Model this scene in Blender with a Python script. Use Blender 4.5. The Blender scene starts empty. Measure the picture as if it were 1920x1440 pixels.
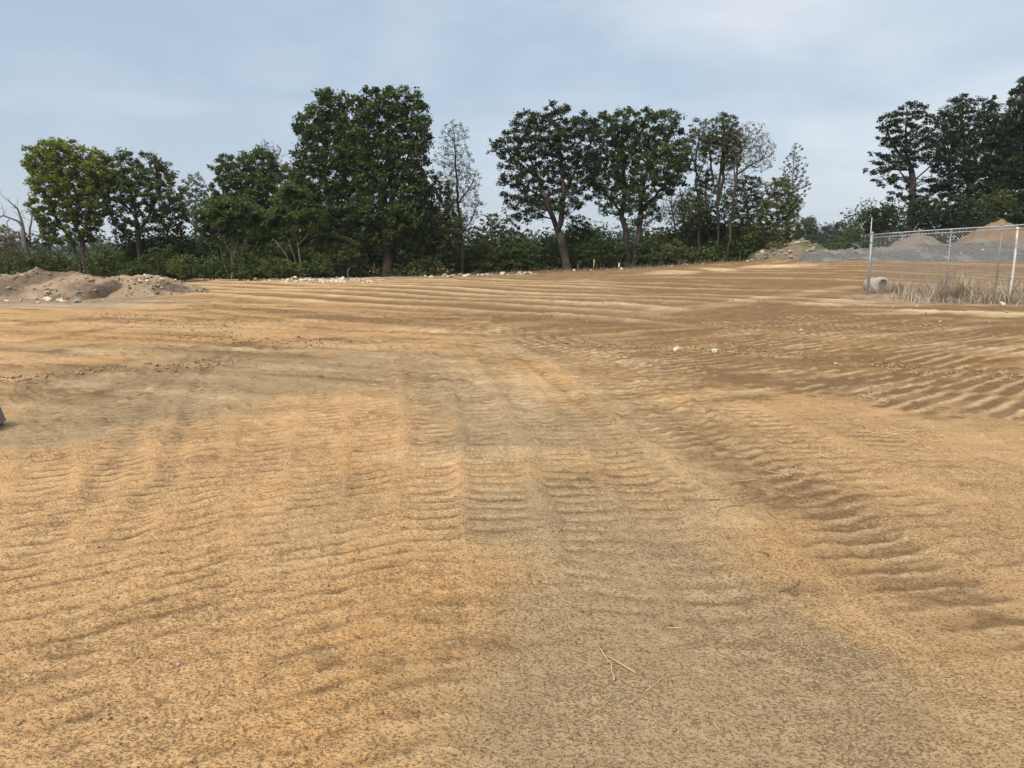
import bpy, math
import numpy as np
from mathutils import Vector

# ------------------------------------------------------------------ camera, sky, sun, exposure
scene = bpy.context.scene
COL = scene.collection
FPX = 1423.0                      # focal length for a 1920 px wide frame
EYE = 1.6
PITCH = math.radians(9.65)
cam_data = bpy.data.cameras.new("camera")
cam_data.sensor_width = 36.0
cam_data.lens = 36.0 * FPX / 1920.0
cam_data.clip_start = 0.05
cam_data.clip_end = 6000.0
cam = bpy.data.objects.new("camera", cam_data)
COL.objects.link(cam)
cam.location = (0, 0, EYE)
cam.rotation_euler = (math.pi / 2 - PITCH, 0, 0)
scene.camera = cam

SUN_EL = math.radians(50)
SUN_AZ = math.radians(-142)       # from +Y, negative = to the left: behind the camera's left shoulder
world = bpy.data.worlds.new("World")
scene.world = world
world.use_nodes = True
wn, wl = world.node_tree.nodes, world.node_tree.links
wn.clear()


def wnode(t, **kw):
    n = wn.new(t)
    for k, v in kw.items():
        setattr(n, k, v)
    return n


def wmath(op, a, b=None):
    n = wnode("ShaderNodeMath", operation=op)
    for i, v in enumerate((a, b)):
        if v is None:
            continue
        if isinstance(v, (int, float)):
            n.inputs[i].default_value = v
        else:
            wl.new(v, n.inputs[i])
    return n.outputs[0]


w_out = wnode("ShaderNodeOutputWorld")
w_bg = wnode("ShaderNodeBackground")
wl.new(w_bg.outputs[0], w_out.inputs[0])
w_sky = wnode("ShaderNodeTexSky", sky_type="NISHITA")
w_sky.sun_disc = False
w_sky.sun_elevation = SUN_EL
w_sky.sun_rotation = SUN_AZ
w_sky.air_density = 1.0
w_sky.dust_density = 3.0
w_tc = wnode("ShaderNodeTexCoord")
w_sep = wnode("ShaderNodeSeparateXYZ")
wl.new(w_tc.outputs["Generated"], w_sep.inputs[0])
den = wmath("ADD", wmath("ABSOLUTE", w_sep.outputs[2]), 0.16)
w_cmb = wnode("ShaderNodeCombineXYZ")
wl.new(wmath("DIVIDE", w_sep.outputs[0], den), w_cmb.inputs[0])
wl.new(wmath("DIVIDE", w_sep.outputs[1], den), w_cmb.inputs[1])
w_n1 = wnode("ShaderNodeTexNoise")
w_n1.inputs["Scale"].default_value = 0.55
w_n1.inputs["Detail"].default_value = 3.0
w_n1.inputs["Roughness"].default_value = 0.45
w_map = wnode("ShaderNodeMapping")
w_map.inputs["Location"].default_value = (3.6, 1.7, 0.0)
wl.new(w_cmb.outputs[0], w_map.inputs["Vector"])
wl.new(w_map.outputs[0], w_n1.inputs["Vector"])
w_n2 = wnode("ShaderNodeTexNoise")
w_n2.inputs["Scale"].default_value = 1.7
w_n2.inputs["Detail"].default_value = 6.0
w_n2.inputs["Roughness"].default_value = 0.55
w_n2.inputs["Distortion"].default_value = 0.4
wl.new(w_map.outputs[0], w_n2.inputs["Vector"])
big = wmath("MULTIPLY", wmath("SUBTRACT", w_n1.outputs["Fac"], 0.5), 2.2)
sml = wmath("MULTIPLY", wmath("SUBTRACT", w_n2.outputs["Fac"], 0.5), 1.7)
side = wmath("MULTIPLY", w_sep.outputs[0], 1.0)
cov = wmath("ADD", wmath("ADD", big, sml), wmath("ADD", side, 0.36))
w_ramp = wnode("ShaderNodeValToRGB")
cr = w_ramp.color_ramp
cr.elements[0].position, cr.elements[0].color = 0.0, (0.435, 0.545, 0.675, 1)
cr.elements[1].position, cr.elements[1].color = 1.0, (0.77, 0.81, 0.865, 1)
e = cr.elements.new(0.5)
e.color = (0.56, 0.655, 0.765, 1)
wl.new(cov, w_ramp.inputs[0])
# pale veil towards the horizon
veil = wmath("POWER", wmath("SUBTRACT", 1.0, wmath("MINIMUM", wmath("ABSOLUTE", w_sep.outputs[2]), 1.0)), 9.0)
w_mixh = wnode("ShaderNodeMix", data_type="RGBA")
wl.new(wmath("MULTIPLY", veil, 0.75), w_mixh.inputs[0])
wl.new(w_ramp.outputs[0], w_mixh.inputs[6])
w_mixh.inputs[7].default_value = (0.70, 0.77, 0.83, 1)
w_scale = wnode("ShaderNodeMix", data_type="RGBA", blend_type="MULTIPLY")
w_scale.inputs[0].default_value = 1.0
wl.new(w_mixh.outputs[2], w_scale.inputs[6])
w_scale.inputs[7].default_value = (4.45, 4.45, 4.45, 1)
w_mixs = wnode("ShaderNodeMix", data_type="RGBA")
w_mixs.inputs[0].default_value = 0.86      # cloud cover over the clear sky
wl.new(w_sky.outputs[0], w_mixs.inputs[6])
wl.new(w_scale.outputs[2], w_mixs.inputs[7])
wl.new(w_mixs.outputs[2], w_bg.inputs[0])
w_bg.inputs[1].default_value = 0.05

sun_data = bpy.data.lights.new("sun", "SUN")
sun_data.energy = 1.5
sun_data.angle = math.radians(50)
sun_data.color = (1.0, 0.94, 0.85)
sun = bpy.data.objects.new("sun", sun_data)
COL.objects.link(sun)
sun_dir = Vector((math.sin(SUN_AZ) * math.cos(SUN_EL), math.cos(SUN_AZ) * math.cos(SUN_EL), math.sin(SUN_EL)))
sun.rotation_euler = sun_dir.to_track_quat("Z", "Y").to_euler()
sun.location = (0, 0, 60)

vs = scene.view_settings
vs.view_transform = "Standard"
vs.look = "None"
vs.gamma = 1.0
vs.use_curve_mapping = False
vs.exposure = 2.15
scene.render.engine = "CYCLES"
scene.cycles.use_denoising = True
scene.cycles.max_bounces = 6
scene.cycles.transparent_max_bounces = 4
scene.cycles.volume_bounces = 0

# ------------------------------------------------------------------ helpers
rng = np.random.default_rng(7)


def tag(o, label=None, cat=None, group=None, kind=None):
    if label:
        o["label"] = label
    if cat:
        o["category"] = cat
    if group:
        o["group"] = group
    if kind:
        o["kind"] = kind
    return o


def empty(name, loc, rz=0.0):
    o = bpy.data.objects.new(name, None)
    o.empty_display_size = 0.2
    o.location = loc
    o.rotation_euler = (0, 0, rz)
    COL.objects.link(o)
    return o


def mesh_np(name, verts, faces, mat, parent=None, smooth=False, attrs=None, loc=None):
    """verts (n,3); faces: one (m,k) int array or a list of such arrays."""
    if not isinstance(faces, (list, tuple)):
        faces = [faces]
    faces = [np.asarray(f, dtype=np.int32) for f in faces if len(f)]
    me = bpy.data.meshes.new(name)
    v = np.asarray(verts, dtype=np.float32)
    me.vertices.add(len(v))
    me.vertices.foreach_set("co", v.ravel())
    loops = np.concatenate([f.ravel() for f in faces])
    tot = np.concatenate([np.full(len(f), f.shape[1], np.int32) for f in faces])
    start = np.concatenate([[0], np.cumsum(tot)[:-1]]).astype(np.int32)
    me.loops.add(len(loops))
    me.loops.foreach_set("vertex_index", loops)
    me.polygons.add(len(tot))
    me.polygons.foreach_set("loop_start", start)
    if smooth:
        me.polygons.foreach_set("use_smooth", np.ones(len(tot), dtype=bool))
    for an, arr in (attrs or {}).items():
        arr = np.asarray(arr, dtype=np.float32)
        if arr.ndim == 1:
            a = me.attributes.new(an, "FLOAT", "POINT")
            a.data.foreach_set("value", arr)
        else:
            a = me.attributes.new(an, "FLOAT_COLOR", "POINT")
            a.data.foreach_set("color", arr.ravel())
    me.update(calc_edges=True)
    me.validate()
    me.materials.append(mat)
    o = bpy.data.objects.new(name, me)
    COL.objects.link(o)
    if parent:
        o.parent = parent
    if loc is not None:
        o.location = loc
    return o


class MB:
    """collects shapes for one mesh"""
    def __init__(self):
        self.v, self.q, self.t, self.n = [], [], [], 0

    def add(self, v, q=None, t=None):
        v = np.asarray(v, float)
        self.v.append(v)
        if q is not None and len(q):
            self.q.append(np.asarray(q, int) + self.n)
        if t is not None and len(t):
            self.t.append(np.asarray(t, int) + self.n)
        self.n += len(v)
        return self

    def tube(self, pts, radii, sides=6, cap=True):
        pts = np.asarray(pts, float)
        m = len(pts)
        radii = np.broadcast_to(np.asarray(radii, float), (m,))
        d = np.gradient(pts, axis=0)
        d /= np.linalg.norm(d, axis=1)[:, None] + 1e-9
        ref = np.array([0.0, 0.0, 1.0]) if abs(d[0][2]) < 0.9 else np.array([1.0, 0.0, 0.0])
        a = np.cross(d, ref)
        a /= np.linalg.norm(a, axis=1)[:, None] + 1e-9
        b = np.cross(d, a)
        th = np.linspace(0, 2 * np.pi, sides, endpoint=False)
        ring = (a[:, None, :] * np.cos(th)[None, :, None] + b[:, None, :] * np.sin(th)[None, :, None])
        v = pts[:, None, :] + ring * radii[:, None, None]
        v = v.reshape(-1, 3)
        i = np.arange(m - 1)[:, None] * sides
        j = np.arange(sides)[None, :]
        k = (j + 1) % sides
        q = np.stack([i + j, i + k, i + sides + k, i + sides + j], -1).reshape(-1, 4)
        t = []
        if cap:
            v = np.vstack([v, pts[0], pts[-1]])
            c0, c1 = m * sides, m * sides + 1
            for s in range(sides):
                t.append((c0, (s + 1) % sides, s))
                t.append((c1, (m - 1) * sides + s, (m - 1) * sides + (s + 1) % sides))
        return self.add(v, q, t)

    def box(self, c, h):
        c, h = np.asarray(c, float), np.asarray(h, float)
        s = np.array([[-1, -1, -1], [1, -1, -1], [1, 1, -1], [-1, 1, -1], [-1, -1, 1], [1, -1, 1], [1, 1, 1], [-1, 1, 1]])
        q = [(0, 3, 2, 1), (4, 5, 6, 7), (0, 1, 5, 4), (1, 2, 6, 5), (2, 3, 7, 6), (3, 0, 4, 7)]
        return self.add(c + s * h, q)

    def build(self, name, mat, parent=None, smooth=False, loc=None):
        f = []
        if self.q:
            f.append(np.vstack(self.q))
        if self.t:
            f.append(np.vstack(self.t))
        return mesh_np(name, np.vstack(self.v), f, mat, parent, smooth, loc=loc)


def _hash(ix, iy, seed):
    h = (ix.astype(np.uint32) * np.uint32(374761393) + iy.astype(np.uint32) * np.uint32(668265263)
         + np.uint32((seed * 362437 + 1013904223) & 0xFFFFFFFF))
    h = (h ^ (h >> np.uint32(13))) * np.uint32(1274126177)
    h = h ^ (h >> np.uint32(16))
    return h


def noise(x, y, seed=0):
    """2-D gradient noise, about -1..1"""
    x = np.asarray(x, np.float64)
    y = np.asarray(y, np.float64)
    fx, fy = np.floor(x), np.floor(y)
    ix, iy = fx.astype(np.int64), fy.astype(np.int64)
    dx, dy = (x - fx).astype(np.float32), (y - fy).astype(np.float32)
    out = []
    for oy in (0, 1):
        for ox in (0, 1):
            a = _hash(ix + ox, iy + oy, seed).astype(np.float32) * np.float32(2 * np.pi / 4294967296.0)
            out.append(np.cos(a) * (dx - ox) + np.sin(a) * (dy - oy))
    u = dx * dx * dx * (dx * (dx * 6 - 15) + 10)
    v = dy * dy * dy * (dy * (dy * 6 - 15) + 10)
    r = (out[0] * (1 - u) + out[1] * u) * (1 - v) + (out[2] * (1 - u) + out[3] * u) * v
    return r * 1.5


def fbm(x, y, octs=4, seed=0, gain=0.5):
    s, a, n = 0.0, 1.0, 0.0
    for o in range(octs):
        s = s + a * noise(x * 2 ** o + 17.3 * o, y * 2 ** o - 9.1 * o, seed + o)
        n += a
        a *= gain
    return s / n * 1.4


def sstep(a, b, x):
    t = np.clip((np.asarray(x, float) - a) / (b - a), 0, 1)
    return t * t * (3 - 2 * t)


CP, SP = math.cos(PITCH), math.sin(PITCH)


def at(px, py, Y):
    """the place, at distance Y ahead, that stands at a given spot of the 1920x1440 photograph"""
    u, v = (px - 960) / FPX, (720 - py) / FPX
    dy, dz = CP + v * SP, -SP + v * CP
    k = Y / dy
    return np.array([u * k, Y, EYE + dz * k])


_TX = np.array([-60, -18, -10, -3.5, 4.2, 9.3, 16.0, 19.5, 24.0, 40.0, 80.0])
_TZ = np.array([0.0, 0.0, 0.07, 0.26, 0.48, 0.68, 1.05, 1.35, 1.45, 1.5, 1.5])


def terrain(X, Y):
    """the large lie of the land, without tracks"""
    X, Y = np.asarray(X, float), np.asarray(Y, float)
    prof = (np.interp(X - 1.5, _TX, _TZ) + np.interp(X, _TX, _TZ) + np.interp(X + 1.5, _TX, _TZ)) / 3
    z = prof * (0.85 * sstep(24, 58, Y) + 0.15 * sstep(20, 40, Y))
    # weedy bank under the fence
    t = np.clip((X - 12.6) / 3.0, 0, 1)
    z = z + 0.22 * sstep(12.0, 14.2, X) * np.exp(-((Y - 28.0 + 0.73 * (X - 13.4)) / 1.6) ** 2)
    z = z + 0.10 * fbm(X * 0.11, Y * 0.11, 2, 3) * sstep(9, 20, Y)
    z = z - 5.0 * sstep(130, 600, np.hypot(X, Y))
    return z


def tz(x, y):
    return float(terrain(np.array([x]), np.array([y]))[0])


def ground_at(px, py):
    """the spot of the ground seen at a photograph position"""
    u, v = (px - 960) / FPX, (720 - py) / FPX
    d = np.array([u, CP + v * SP, -SP + v * CP])
    ks = np.concatenate([np.linspace(1.5, 30, 300), np.linspace(30, 90, 300)])
    pts = np.array([0, 0, EYE]) + ks[:, None] * d
    below = pts[:, 2] < terrain(pts[:, 0], pts[:, 1])
    i = int(np.argmax(below)) if below.any() else len(ks) - 1
    if i == 0:
        return pts[0]
    a, b = pts[i - 1], pts[i]
    ha, hb = a[2] - tz(a[0], a[1]), b[2] - tz(b[0], b[1])
    return a + (b - a) * (ha / max(ha - hb, 1e-9))


# ------------------------------------------------------------------ materials
def new_mat(name):
    m = bpy.data.materials.new(name)
    m.use_nodes = True
    nt = m.node_tree
    nt.nodes.clear()
    out = nt.nodes.new("ShaderNodeOutputMaterial")
    return m, nt, out


class NT:
    def __init__(self, nt):
        self.nt = nt

    def n(self, t, ins=None, **kw):
        nd = self.nt.nodes.new(t)
        for k, v in kw.items():
            setattr(nd, k, v)
        for k, v in (ins or {}).items():
            if isinstance(v, bpy.types.NodeSocket):
                self.nt.links.new(v, nd.inputs[k])
            else:
                nd.inputs[k].default_value = v
        return nd

    def math(self, op, a, b=0.0, clamp=False):
        return self.n("ShaderNodeMath", {0: a, 1: b}, operation=op, use_clamp=clamp).outputs[0]

    def mix(self, f, a, b, blend="MIX"):
        return self.n("ShaderNodeMix", {0: f, 6: a, 7: b}, data_type="RGBA", blend_type=blend).outputs[2]

    def noise(self, vec, scale, detail=3.0, rough=0.5):
        return self.n("ShaderNodeTexNoise", {"Vector": vec, "Scale": scale, "Detail": detail, "Roughness": rough}).outputs["Fac"]

    def rng(self, f, a, b, c=0.0, d=1.0):
        return self.n("ShaderNodeMapRange", {0: f, 1: a, 2: b, 3: c, 4: d}, clamp=True).outputs[0]


def c4(c):
    return (c[0], c[1], c[2], 1.0)


def mat_mottled(name, c1, c2, scale=3.0, rough=0.9, bump=0.02, bscale=20.0, metallic=0.0, spec=0.2, c3=None, s3=1.0):
    m, nt, out = new_mat(name)
    N = NT(nt)
    vec = N.n("ShaderNodeTexCoord").outputs["Object"]
    f = N.rng(N.noise(vec, scale, 5.0, 0.6), 0.32, 0.68)
    col = N.mix(f, c4(c1), c4(c2))
    if c3:
        col = N.mix(N.rng(N.noise(vec, s3, 3.0), 0.5, 0.62), col, c4(c3))
    bp = N.n("ShaderNodeBump", {"Strength": 0.8, "Distance": bump, "Height": N.noise(vec, bscale, 6.0, 0.65)})
    b = N.n("ShaderNodeBsdfPrincipled", {"Base Color": col, "Roughness": rough, "Metallic": metallic, "Normal": bp.outputs[0]})
    b.inputs["Specular IOR Level"].default_value = spec
    nt.links.new(b.outputs[0], out.inputs[0])
    return m


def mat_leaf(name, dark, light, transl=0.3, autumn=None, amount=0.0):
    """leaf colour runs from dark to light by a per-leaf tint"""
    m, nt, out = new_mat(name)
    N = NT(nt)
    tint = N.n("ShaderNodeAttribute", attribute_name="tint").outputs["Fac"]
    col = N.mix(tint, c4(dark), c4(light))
    if autumn:
        col = N.mix(N.rng(tint, 1.0 - amount, 1.0 - amount * 0.6), col, c4(autumn))
    d = N.n("ShaderNodeBsdfPrincipled", {"Base Color": col, "Roughness": 0.6})
    d.inputs["Specular IOR Level"].default_value = 0.12
    t = N.n("ShaderNodeBsdfTranslucent", {"Color": N.mix(0.5, col, c4((light[0] * 1.3, light[1] * 1.3, light[2] * 0.6)))})
    s = N.n("ShaderNodeMixShader", {0: transl})
    nt.links.new(d.outputs[0], s.inputs[1])
    nt.links.new(t.outputs[0], s.inputs[2])
    nt.links.new(s.outputs[0], out.inputs[0])
    return m


def mat_tinted(name, c1, c2, rough=0.85):
    """colour between two tones by the per-blade tint"""
    m, nt, out = new_mat(name)
    N = NT(nt)
    tint = N.n("ShaderNodeAttribute", attribute_name="tint").outputs["Fac"]
    b = N.n("ShaderNodeBsdfPrincipled", {"Base Color": N.mix(tint, c4(c1), c4(c2)), "Roughness": rough})
    b.inputs["Specular IOR Level"].default_value = 0.2
    nt.links.new(b.outputs[0], out.inputs[0])
    return m


M = {}
M["leaf_oak"] = mat_leaf("leaf_oak", (0.022, 0.036, 0.012), (0.076, 0.108, 0.030), 0.22)
M["leaf_oak_dark"] = mat_leaf("leaf_oak_dark", (0.018, 0.027, 0.011), (0.052, 0.070, 0.024), 0.18)
M["leaf_right"] = mat_leaf("leaf_right", (0.016, 0.027, 0.011), (0.038, 0.056, 0.021), 0.18)
M["leaf_bright"] = mat_leaf("leaf_bright", (0.045, 0.072, 0.015), (0.155, 0.18, 0.03), 0.38)
M["leaf_mid"] = mat_leaf("leaf_mid", (0.034, 0.054, 0.017), (0.085, 0.11, 0.034), 0.3)
M["leaf_sumac"] = mat_leaf("leaf_sumac", (0.036, 0.064, 0.019), (0.082, 0.122, 0.034), 0.32)
M["leaf_olive"] = mat_leaf("leaf_olive", (0.05, 0.07, 0.022), (0.11, 0.125, 0.038), 0.3, (0.17, 0.13, 0.04), 0.16)
M["leaf_silver"] = mat_leaf("leaf_silver", (0.07, 0.09, 0.065), (0.14, 0.165, 0.12), 0.3)
M["leaf_brown"] = mat_leaf("leaf_brown", (0.040, 0.055, 0.018), (0.095, 0.108, 0.036), 0.28, (0.13, 0.095, 0.04), 0.14)
M["leaf_dry"] = mat_leaf("leaf_dry", (0.10, 0.10, 0.07), (0.20, 0.17, 0.11), 0.25)
M["leaf_under"] = mat_leaf("leaf_under", (0.022, 0.036, 0.012), (0.076, 0.100, 0.028), 0.25)
M["leaf_far"] = mat_leaf("leaf_far", (0.018, 0.032, 0.018), (0.045, 0.066, 0.034), 0.2, (0.15, 0.11, 0.06), 0.08)
M["bark"] = mat_mottled("bark", (0.024, 0.019, 0.014), (0.058, 0.045, 0.034), 2.5, 0.95, 0.03, 14)
M["bark_dark"] = mat_mottled("bark_dark", (0.018, 0.015, 0.012), (0.044, 0.036, 0.029), 2.5, 0.95, 0.03, 14)
M["bark_pale"] = mat_mottled("bark_pale", (0.11, 0.085, 0.06), (0.20, 0.16, 0.115), 3.0, 0.95, 0.01, 20)
M["bark_grey"] = mat_mottled("bark_grey", (0.060, 0.050, 0.042), (0.12, 0.10, 0.085), 3.0, 0.95, 0.01, 20)
M["galv"] = mat_mottled("galvanised_steel", (0.17, 0.18, 0.185), (0.27, 0.28, 0.285), 8.0, 0.5, 0.001, 60, 0.35, 0.5)
M["galv_pale"] = mat_mottled("weathered_white_steel", (0.36, 0.37, 0.375), (0.50, 0.51, 0.51), 6.0, 0.5, 0.001, 60, 0.2, 0.5, (0.32, 0.27, 0.22), 5.0)
M["concrete"] = mat_mottled("concrete", (0.27, 0.235, 0.185), (0.42, 0.375, 0.30), 5.0, 0.9, 0.01, 30, c3=(0.26, 0.22, 0.17), s3=4.0)
M["white_stone"] = mat_mottled("white_stone", (0.36, 0.32, 0.26), (0.57, 0.52, 0.44), 4.0, 0.9, 0.01, 30, c3=(0.33, 0.27, 0.20), s3=3.0)
M["rock"] = mat_mottled("rock", (0.13, 0.105, 0.082), (0.26, 0.22, 0.18), 3.0, 0.95, 0.02, 15)
M["spoil"] = mat_mottled("spoil_soil", (0.195, 0.142, 0.090), (0.280, 0.210, 0.138), 1.3, 1.0, 0.10, 7, c3=(0.115, 0.082, 0.056), s3=0.45)
M["spoil_light"] = mat_mottled("light_spoil_soil", (0.125, 0.102, 0.078), (0.180, 0.148, 0.114), 1.5, 1.0, 0.04, 9)
M["cone_brown"] = mat_mottled("brown_screened_soil", (0.125, 0.082, 0.048), (0.175, 0.118, 0.070), 0.8, 1.0, 0.03, 9)
M["gravel"] = mat_mottled("crushed_stone", (0.046, 0.043, 0.040), (0.150, 0.140, 0.127), 7.0, 0.95, 0.08, 12, c3=(0.16, 0.14, 0.13), s3=0.6)
M["mound"] = mat_mottled("mound_soil", (0.095, 0.075, 0.05), (0.17, 0.13, 0.09), 1.6, 1.0, 0.06, 9, c3=(0.06, 0.07, 0.03), s3=0.8)
M["weed_dark"] = mat_tinted("dull_weeds", (0.07, 0.06, 0.035), (0.20, 0.16, 0.10))
M["straw"] = mat_tinted("straw", (0.30, 0.21, 0.11), (0.54, 0.42, 0.245))
M["twig"] = mat_tinted("dark_twig", (0.10, 0.07, 0.045), (0.18, 0.13, 0.085))
M["dry_grass"] = mat_tinted("dry_grass", (0.20, 0.155, 0.11), (0.52, 0.43, 0.32))
M["clod"] = mat_mottled("clod", (0.19, 0.122, 0.064), (0.32, 0.21, 0.11), 9.0, 1.0, 0.01, 60)
M["wood_stake"] = mat_mottled("wood_stake", (0.50, 0.38, 0.22), (0.66, 0.52, 0.32), 9.0, 0.8, 0.002, 60)
M["ribbon"] = mat_mottled("orange_ribbon", (0.75, 0.16, 0.05), (0.85, 0.22, 0.07), 9.0, 0.6, 0.001, 60)
M["grey_plastic"] = mat_mottled("grey_plastic", (0.125, 0.123, 0.118), (0.165, 0.162, 0.155), 6.0, 0.55, 0.001, 90, spec=0.4)
M["hill"] = mat_mottled("wooded_hill", (0.025, 0.05, 0.03), (0.06, 0.09, 0.05), 0.02, 1.0, 2.0, 0.2)


def mat_soil():
    m, nt, out = new_mat("graded_soil")
    N = NT(nt)
    vec = N.n("ShaderNodeTexCoord").outputs["Object"]
    at_ = N.n("ShaderNodeAttribute", attribute_name="soil")
    sp = N.n("ShaderNodeSeparateColor", {0: at_.outputs["Color"]})
    grey, orange, dark = sp.outputs[0], sp.outputs[1], sp.outputs[2]
    pale = at_.outputs["Alpha"]
    mott = N.rng(N.noise(vec, 2.3, 6.0, 0.62), 0.3, 0.7)
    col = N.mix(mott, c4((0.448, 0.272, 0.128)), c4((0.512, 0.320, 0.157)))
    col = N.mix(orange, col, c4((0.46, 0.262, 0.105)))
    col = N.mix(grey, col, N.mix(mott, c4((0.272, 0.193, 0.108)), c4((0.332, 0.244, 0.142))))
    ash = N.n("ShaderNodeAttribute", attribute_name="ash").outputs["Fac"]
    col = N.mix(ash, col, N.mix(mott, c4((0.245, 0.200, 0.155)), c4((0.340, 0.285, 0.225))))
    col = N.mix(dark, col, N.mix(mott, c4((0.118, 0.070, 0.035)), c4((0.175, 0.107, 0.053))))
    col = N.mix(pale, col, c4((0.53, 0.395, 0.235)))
    # coarser mottling: scraped crumbs and dust
    n4 = N.noise(vec, 9.0, 5.0, 0.75)
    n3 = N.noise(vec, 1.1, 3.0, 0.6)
    col = N.mix(N.rng(n4, 0.52, 0.70, 0.0, 0.52), col, c4((0.21, 0.135, 0.068)))
    col = N.mix(N.rng(n4, 0.28, 0.46, 0.22, 0.0), col, c4((0.56, 0.41, 0.235)))
    # dark flecks: shade of small pits painted into the soil colour
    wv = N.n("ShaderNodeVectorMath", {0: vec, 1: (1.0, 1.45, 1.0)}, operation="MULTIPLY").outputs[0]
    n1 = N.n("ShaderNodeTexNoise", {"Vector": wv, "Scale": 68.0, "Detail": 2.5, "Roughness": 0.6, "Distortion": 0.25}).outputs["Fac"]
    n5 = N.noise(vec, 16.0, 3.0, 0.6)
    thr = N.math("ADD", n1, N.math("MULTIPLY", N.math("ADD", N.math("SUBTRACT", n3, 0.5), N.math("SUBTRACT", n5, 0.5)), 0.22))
    shaded_pit = N.rng(thr, 0.555, 0.615)
    col = N.mix(N.math("MULTIPLY", shaded_pit, 0.76), col, N.mix(0.30, c4((0.115, 0.070, 0.036)), col))
    # larger dark flecks that still show some metres away
    n6 = N.n("ShaderNodeTexNoise", {"Vector": wv, "Scale": 24.0, "Detail": 3.0, "Roughness": 0.65, "Distortion": 0.2}).outputs["Fac"]
    big = N.rng(N.math("ADD", n6, N.math("MULTIPLY", N.math("SUBTRACT", n3, 0.5), 0.30)), 0.575, 0.66)
    col = N.mix(N.math("MULTIPLY", big, 0.55), col, N.mix(0.30, c4((0.125, 0.078, 0.040)), col))
    h = N.math("ADD", N.math("MULTIPLY", N.noise(vec, 60.0, 5.0, 0.7), 0.6), N.math("MULTIPLY", n4, 1.0))
    h = N.math("SUBTRACT", h, N.math("MULTIPLY", shaded_pit, 0.25))
    bp = N.n("ShaderNodeBump", {"Strength": 1.0, "Distance": 0.024, "Height": h})
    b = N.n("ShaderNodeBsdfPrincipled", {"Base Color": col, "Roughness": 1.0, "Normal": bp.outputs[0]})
    b.inputs["Specular IOR Level"].default_value = 0.05
    nt.links.new(b.outputs[0], out.inputs[0])
    return m


M["soil"] = mat_soil()

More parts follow.
